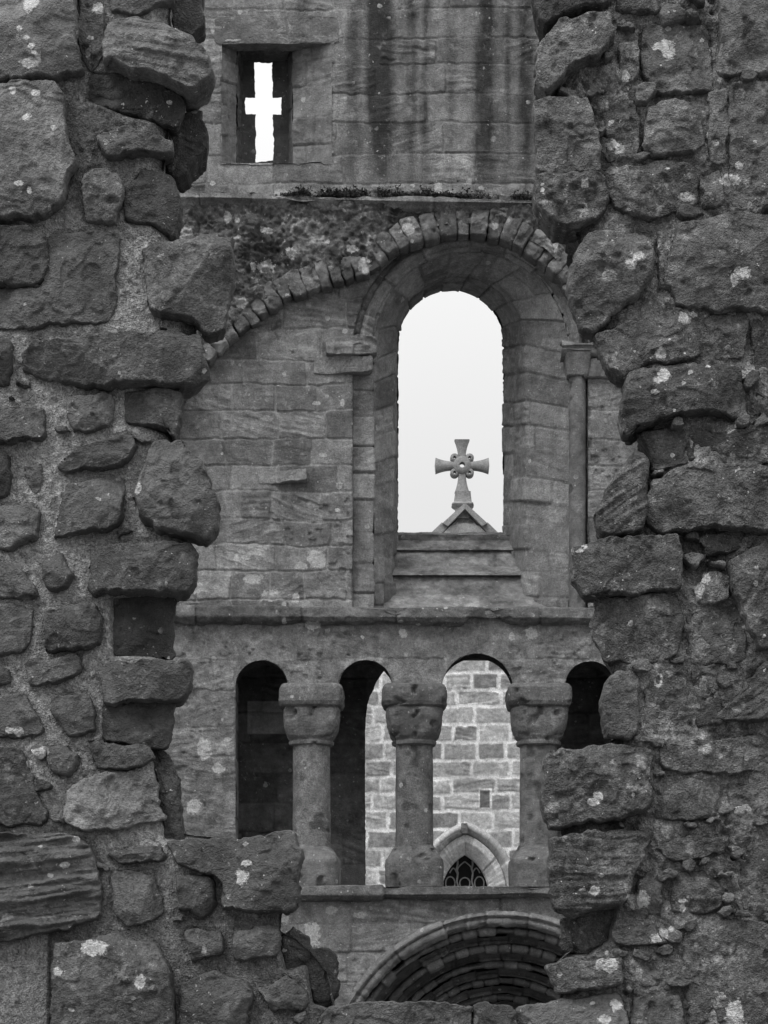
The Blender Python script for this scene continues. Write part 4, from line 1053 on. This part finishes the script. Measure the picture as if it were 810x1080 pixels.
# =================================================================== 3. THE CHURCH BEHIND
church = thing('church', 'pale church gable with thick white mortar joints and a stone cross, seen through the openings', 'church', (float(wx(490, D3)), D3 + 3, 0))
AP = (490, 541)
def gable(x, y): return -((y - AP[1]) - np.abs(x - AP[0]) * .95)
CW = (491, 943, 25., 49.5)      # window centre x, springing y, half width, arc radius
def sd_lancet(x, y, o):
    cx, cy, w, R = CW
    R2 = R + o; k = R - w
    up = np.maximum(np.hypot(x - (cx + k), y - cy), np.hypot(x - (cx - k), y - cy)) - R2
    side = np.abs(x - cx) - (w + o)
    return np.maximum(np.where(y < cy, up, side), y - 1090)
s = Soup()
def church_hole(x, y): return np.minimum(gable(x, y), np.maximum(-1e9, sd_lancet(x, y, 17)))
def church_extra(px, py, X, Z, h, tn, jm):
    jm = np.clip(jm * 1.1, 0, 1)
    slot = (np.abs(px - 511.5) < 5.5) & (np.abs(py - 842.5) < 9.5)
    tn = np.where(slot, .17, tn); jm = np.where(slot, 0, np.where((np.abs(px - 511.5) < 7) & (np.abs(py - 842.5) < 11.5), 1, jm))
    jm = jm * (.55 + .45 * sstep(-.3, .2, fbm(X, 6, Z, 2.2, 3, 503)))
    m = sstep(.12, .6, jm + .5 * sstep(.25, .6, fbm(X, 4, Z, 4, 4, 501, .65)) * (.4 + jm))
    return h, tn * (1 - m) + m * .88 * (1 + .12 * fbm(X, 3, Z, 8, 2, 500))
def gable_wall(x, y): return np.minimum(-gable(x, y) * -1, sd_lancet(x, y, 17))
def ch_hole(x, y): return np.minimum((y - AP[1]) - np.abs(x - AP[0]) * .95, sd_lancet(x, y, 17))
wall_sheet(s, 270, 720, 530, 1232, 0., hole=ch_hole, seed=301, tone=.39, mas=(.195, .25, .3, .58), jw=.018, jd=.006, cell=.0145, D=D3, extra=church_extra, spots=None, rough=.012, var=.42, crust=.35, warp=.03, pitz=.006)
s.build('gable_wall', M_CHURCH, church)
# body and roof behind the gable
BL = 9.0
xe0, xe1 = wx(272, D3), wx(708, D3); ze = wz(541 + (708 - 490) * .95, D3); xa, za = wx(490, D3), wz(541, D3)
s = Soup()
for X_ in (xe0, xe1): s.grid(np.array([[(X_, D3, 0), (X_, D3, ze)], [(X_, D3 + BL, 0), (X_, D3 + BL, ze)]]), .3)
s.raw([(xe0, D3 + BL, 0), (xe1, D3 + BL, 0), (xe1, D3 + BL, ze), (xa, D3 + BL, za), (xe0, D3 + BL, ze)], [[0, 1, 2, 4]], [[4, 2, 3]], .3)
s.build('side_wall', M_CHURCH, church)
s = Soup()
for X_ in (xe0, xe1): s.grid(np.array([[(X_, D3 + .3, ze - .05), (xa, D3 + .3, za - .05)], [(X_, D3 + BL, ze - .05), (xa, D3 + BL, za - .05)]]), .1)
s.build('roof', M_SLATE, church)
# coping up the gable
def prism(s, poly, Y0, Y1, tone, lich=0.):
    p = np.array(poly, float); n = len(p)
    A = np.stack([wx(p[:, 0], D3), np.full(n, Y0), wz(p[:, 1], D3)], -1); B = A.copy(); B[:, 1] = Y1
    V = np.vstack([A, B]); i = np.arange(n); j = (i + 1) % n
    s.raw(V, np.stack([i, j, j + n, i + n], -1), None, tone)
    me_c = A.mean(0); V2 = np.vstack([A, me_c[None]]); s.raw(V2, None, np.stack([i, j, np.full(n, n)], -1), tone)
    B_c = B.mean(0); V3 = np.vstack([B, B_c[None]]); s.raw(V3, None, np.stack([i, j, np.full(n, n)], -1), tone)
s = Soup()
prism(s, [(490, 532.5), (490, 539), (472, 557), (466.5, 554)], D3 - .14, D3 + .35, .36)
prism(s, [(490, 532.5), (513.5, 554), (508, 557), (490, 539)], D3 - .14, D3 + .35, .32)
prism(s, [(466, 552), (472, 557.5), (280, 745), (274, 738)], D3 - .07, D3 + .38, .33)
prism(s, [(514, 552), (706, 738), (700, 745), (508, 557.5)], D3 - .07, D3 + .38, .3)
prism(s, [(461, 570), (475, 556), (490, 553), (505, 556), (519, 570), (490, 574)], D3 - .09, D3 + .1, .38)
s.build('coping', M_CHURCH, church, False)
# wheel cross finial
s = Soup(); C = (487.3, 491)
def ring(s, cx, cy, ro, ri, th, tone=.3, n=28, yc=D3 + .02):
    a = np.linspace(0, 2 * math.pi, n + 1)
    prof = [(ri, -th), (ro - .6, -th), (ro, -th + .02), (ro, th), (ri, th), (ri, -th)]
    P = np.array([[(wx(cx + r * math.cos(q), D3), yc + d, wz(cy - r * math.sin(q), D3)) for q in a] for r, d in prof]); s.grid(P, tone)
def arm(s, ang, r0, r1, w0, w1, th=.06, yc=D3 + .02):
    m = 14; t = np.linspace(0, 1, m); rr = r0 + (r1 - r0) * t; ww = w0 + (w1 - w0) * t ** 2.2
    if ang != -90: rr[-1] = r1
    ca, sa = math.cos(math.radians(ang)), math.sin(math.radians(ang))
    def pt(r, w, d): return (wx(C[0] + r * ca - w * sa, D3), yc + d, wz(C[1] - (r * sa + w * ca), D3))
    P = []
    for r, w in zip(rr, ww):
        P.append([pt(r, -w, th), pt(r, -w, -th + .02), pt(r, -w + .7, -th), pt(r, w - .7, -th), pt(r, w, -th + .02), pt(r, w, th), pt(r, -w, th)])
    s.grid(np.array(P), .3)
    e = P[-1][:-1]; cc = (np.array(pt(r1 + .9, 0, 0)),); V = np.vstack([e, cc]); k = len(e); i = np.arange(k); s.raw(V, None, np.stack([i, (i + 1) % k, np.full(k, k)], -1), .3)
for a_, r1, w1 in ((0, 28, 8), (90, 27, 8), (180, 28, 8), (270, 28.5, 7.8)): arm(s, a_, 6.5, r1, 3.9, w1)
ring(s, *C, 9.6, 2.9, .072, n=32)
for sx in (-1, 1):
    for sy in (-1, 1): ring(s, C[0] + sx * 7.9, C[1] + sy * 7.9, 4.6, 1.5, .066, n=18)
cross = s.build('cross_finial', M_CHURCH, church)
s = Soup()
lathe(s, 488, D3 + .04, [(520.5, 7.2, .7), (519.5, 8.2, .7), (521, 8.2, .7), (531, 9.4, .7), (532, 11.3, .7), (533.5, 11.7, .7), (535, 10.5, .7), (537, 8, .7), (548, 8, .7)], seed=311, tone=.3, n=48, rough=.004)
s.build('pedestal', M_CHURCH, cross)
# pointed window
def lancet_path(o, n=70, yb=1088):
    cx, cy, w, R = CW; R2 = R + o; k = R - w
    top = math.acos(min(1, k / R2))
    a = np.linspace(0, top, n)
    lx = cx + k - R2 * np.cos(a); ly = cy - R2 * np.sin(a)
    rx = cx - k + R2 * np.cos(a[::-1]); ry = cy - R2 * np.sin(a[::-1])
    j = np.linspace(yb, cy, 60, endpoint=False)
    return np.r_[np.full(60, cx - w - o), lx, rx, np.full(60, cx + w + o)], np.r_[j, ly, ry, j[::-1]]
def lancet_loft(s, prof, seed, tone, jl=.35):
    P = []
    rows = []
    for (o0, d0), (o1, d1) in zip(prof[:-1], prof[1:]):
        n = max(1, int(math.hypot((o1 - o0) / 80, d1 - d0) / .02))
        rows += [(o0 + (o1 - o0) * k / n, d0 + (d1 - d0) * k / n) for k in range(n)]
    rows.append(prof[-1])
    for o, d in rows:
        x, y = lancet_path(o); P.append(np.stack([wx(x, D3), np.full_like(x, D3 + d), wz(y, D3)], -1))
    P = np.array(P); T = np.r_[0, np.cumsum(np.linalg.norm(np.diff(P[0], axis=0), axis=1))]
    S_, T_ = np.meshgrid(np.linspace(0, .3, len(rows)), T, indexing='ij')
    h, tf, jm = masonry(S_, T_, jl, jl * 1.3, 3, 4, seed, .009, .005, .004, .12)
    tn = tone * tf * (1 - jm) + .75 * jm
    P[..., 1] -= h + .006 * fbm(P[..., 0], P[..., 1], P[..., 2], 9, 3, seed)
    s.grid(P, tn)
s = Soup(); lancet_loft(s, [(18.5, .03), (18, -.03), (11, -.03), (1, .16), (0, .22), (0, .4)], 321, .78); fr = s.build('window', M_CHURCH, church)
s = Soup(); lancet_loft(s, [(31, .02), (30.5, -.05), (27, -.12), (24, -.12), (20, -.04), (17.5, .02)], 323, .45); s.build('hood_mould', M_CHURCH, fr)
stone([(486.5,868),(493,868),(494,879),(486,879)], fr, M_CHURCH, D=D3, name='keystone', off=-.1, p=.05, R=.02, tone=.2, lump=.004, res=.01, cuts=0, depth=.1, edge=.003, spots=None)
x, y = lancet_path(0.5); Yg = D3 + .34
V = np.stack([wx(x, D3), np.full_like(x, Yg), wz(y, D3)], -1); m = len(x) // 2
q = [(i, i + 1, len(x) - 2 - i, len(x) - 1 - i) for i in range(m - 1)]
make('pane', V, q, None, M_GLASS, fr, dict(tone=.02, lich=-1.))
def bar(s, pts, r, Y=Yg - .04):
    pts = np.array(pts, float); X = wx(pts[:, 0], D3); Z = wz(pts[:, 1], D3)
    tx, tz = np.gradient(X), np.gradient(Z); ln = np.hypot(tx, tz) + 1e-9; nx, nz_ = -tz / ln, tx / ln
    a = np.linspace(0, 2 * math.pi, 9)
    P = np.array([[(X[i] + nx[i] * r * math.cos(b), Y + r * math.sin(b), Z[i] + nz_[i] * r * math.cos(b)) for b in a] for i in range(len(X))]); s.grid(P, .35)
s = Soup(); cx, cy, w, R = CW; k = R - w
for c in (-8, 8):
    top = cy - math.sqrt(max(1, R * R - (abs(c) + k) ** 2))
    bar(s, [(cx + c + .8 * math.sin(yy * .5), yy) for yy in np.linspace(1080, top, 40)], .013)
for yy in range(938, 1080, 17): bar(s, [(xx, yy + .8 * math.sin(xx)) for xx in np.linspace(cx - w, cx + w, 16)], .010)
for y0_ in range(930, 1080, 17):
    for c, rx, ry in ((-15.5, 5, 7), (0, 5.5, 6), (15.5, 5, 7)):
        bar(s, [(cx + c + rx * math.cos(t_), y0_ + ry * math.sin(t_)) for t_ in np.linspace(0, 2 * math.pi, 18)], .009)
for sg in (-1, 1):
    bar(s, [(cx + sg * (8 + 8 * t_), 920 - 6 * math.sin(t_ * 3)) for t_ in np.linspace(0, 1, 10)], .009)
    bar(s, [(cx + sg * 8 * (1 - t_), 916 - 9 * t_ ** .6) for t_ in np.linspace(0, 1, 10)], .009)
s.build('tracery', M_LEAD, fr)

# =================================================================== ground
g = Soup(); n = 60
X, Yg_ = np.meshgrid(np.linspace(-300, 300, n), np.linspace(-120, 600, n), indexing='ij')
P = np.stack([X, Yg_, np.full_like(X, 0.) + .02 * fbm(X, Yg_, 0 * X, .05, 2, 3) - .02], -1)
ground = make('ground', P.reshape(-1, 3), grid_faces(n, n), None, M_GRASS, None)
ground['kind'] = 'structure'

# =================================================================== sky, sun, camera
W = bpy.data.worlds.new('World'); scene.world = W; W.use_nodes = True
nt = W.node_tree; nt.nodes.clear()
out = nt.nodes.new('ShaderNodeOutputWorld'); bg = nt.nodes.new('ShaderNodeBackground'); sky = nt.nodes.new('ShaderNodeTexSky')
SUN_EL, SUN_AZ = math.radians(52), math.radians(220)
sky.sky_type = 'NISHITA'; sky.sun_disc = False; sky.sun_elevation = SUN_EL; sky.sun_rotation = SUN_AZ
sky.air_density = 1.0; sky.dust_density = 5.0
bw = nt.nodes.new('ShaderNodeRGBToBW'); nt.links.new(sky.outputs[0], bw.inputs[0])
# closed cloud deck: the sky evened out towards a plain pale grey with faint clouds
tc = nt.nodes.new('ShaderNodeTexCoord'); nz = nt.nodes.new('ShaderNodeTexNoise'); nz.inputs['Scale'].default_value = 2.2; nz.inputs['Detail'].default_value = 4
nt.links.new(tc.outputs['Generated'], nz.inputs['Vector'])
cl = map_range(nt, nz.outputs[0], .3, .7, 9.2, 10.2)
sx = nt.nodes.new('ShaderNodeSeparateXYZ'); nt.links.new(tc.outputs['Generated'], sx.inputs[0])
cl = math_node(nt, 'MULTIPLY', cl, math_node(nt, 'ADD', math_node(nt, 'MULTIPLY', math_node(nt, 'MAXIMUM', sx.outputs[2], 0.0), 1.5), .66))
mx = nt.nodes.new('ShaderNodeMix'); mx.data_type = 'FLOAT'; mx.inputs[0].default_value = .85
nt.links.new(bw.outputs[0], mx.inputs[2]); nt.links.new(cl, mx.inputs[3])
cc = nt.nodes.new('ShaderNodeCombineColor')
for i in range(3): nt.links.new(mx.outputs[0], cc.inputs[i])
nt.links.new(cc.outputs[0], bg.inputs[0]); bg.inputs[1].default_value = .1
nt.links.new(bg.outputs[0], out.inputs[0])

sl = bpy.data.lights.new('sun', 'SUN'); sl.energy = 1.4; sl.angle = math.radians(22); sl.color = (1, 1, 1)
so = bpy.data.objects.new('sun', sl); COL.objects.link(so)
from mathutils import Vector
dv = Vector((math.sin(SUN_AZ) * math.cos(SUN_EL), math.cos(SUN_AZ) * math.cos(SUN_EL), math.sin(SUN_EL)))
so.rotation_euler = dv.to_track_quat('Z', 'Y').to_euler(); so.location = (0, -5, 20)

cam = bpy.data.cameras.new('camera'); co = bpy.data.objects.new('camera', cam); COL.objects.link(co)
co.location = (0, 0, EYE); co.rotation_euler = (math.pi / 2, 0, 0)
cam.sensor_fit = 'HORIZONTAL'; cam.sensor_width = 36; cam.lens = 36 * F / 810
cam.shift_y = (HY - 540) / 810; cam.clip_end = 2000; cam.clip_start = .1
scene.camera = co
scene.view_settings.view_transform = 'Standard'; scene.view_settings.look = 'None'
scene.view_settings.exposure = 0; scene.view_settings.gamma = 1
scene.render.engine = 'CYCLES'
scene.cycles.max_bounces = 6; scene.cycles.diffuse_bounces = 4
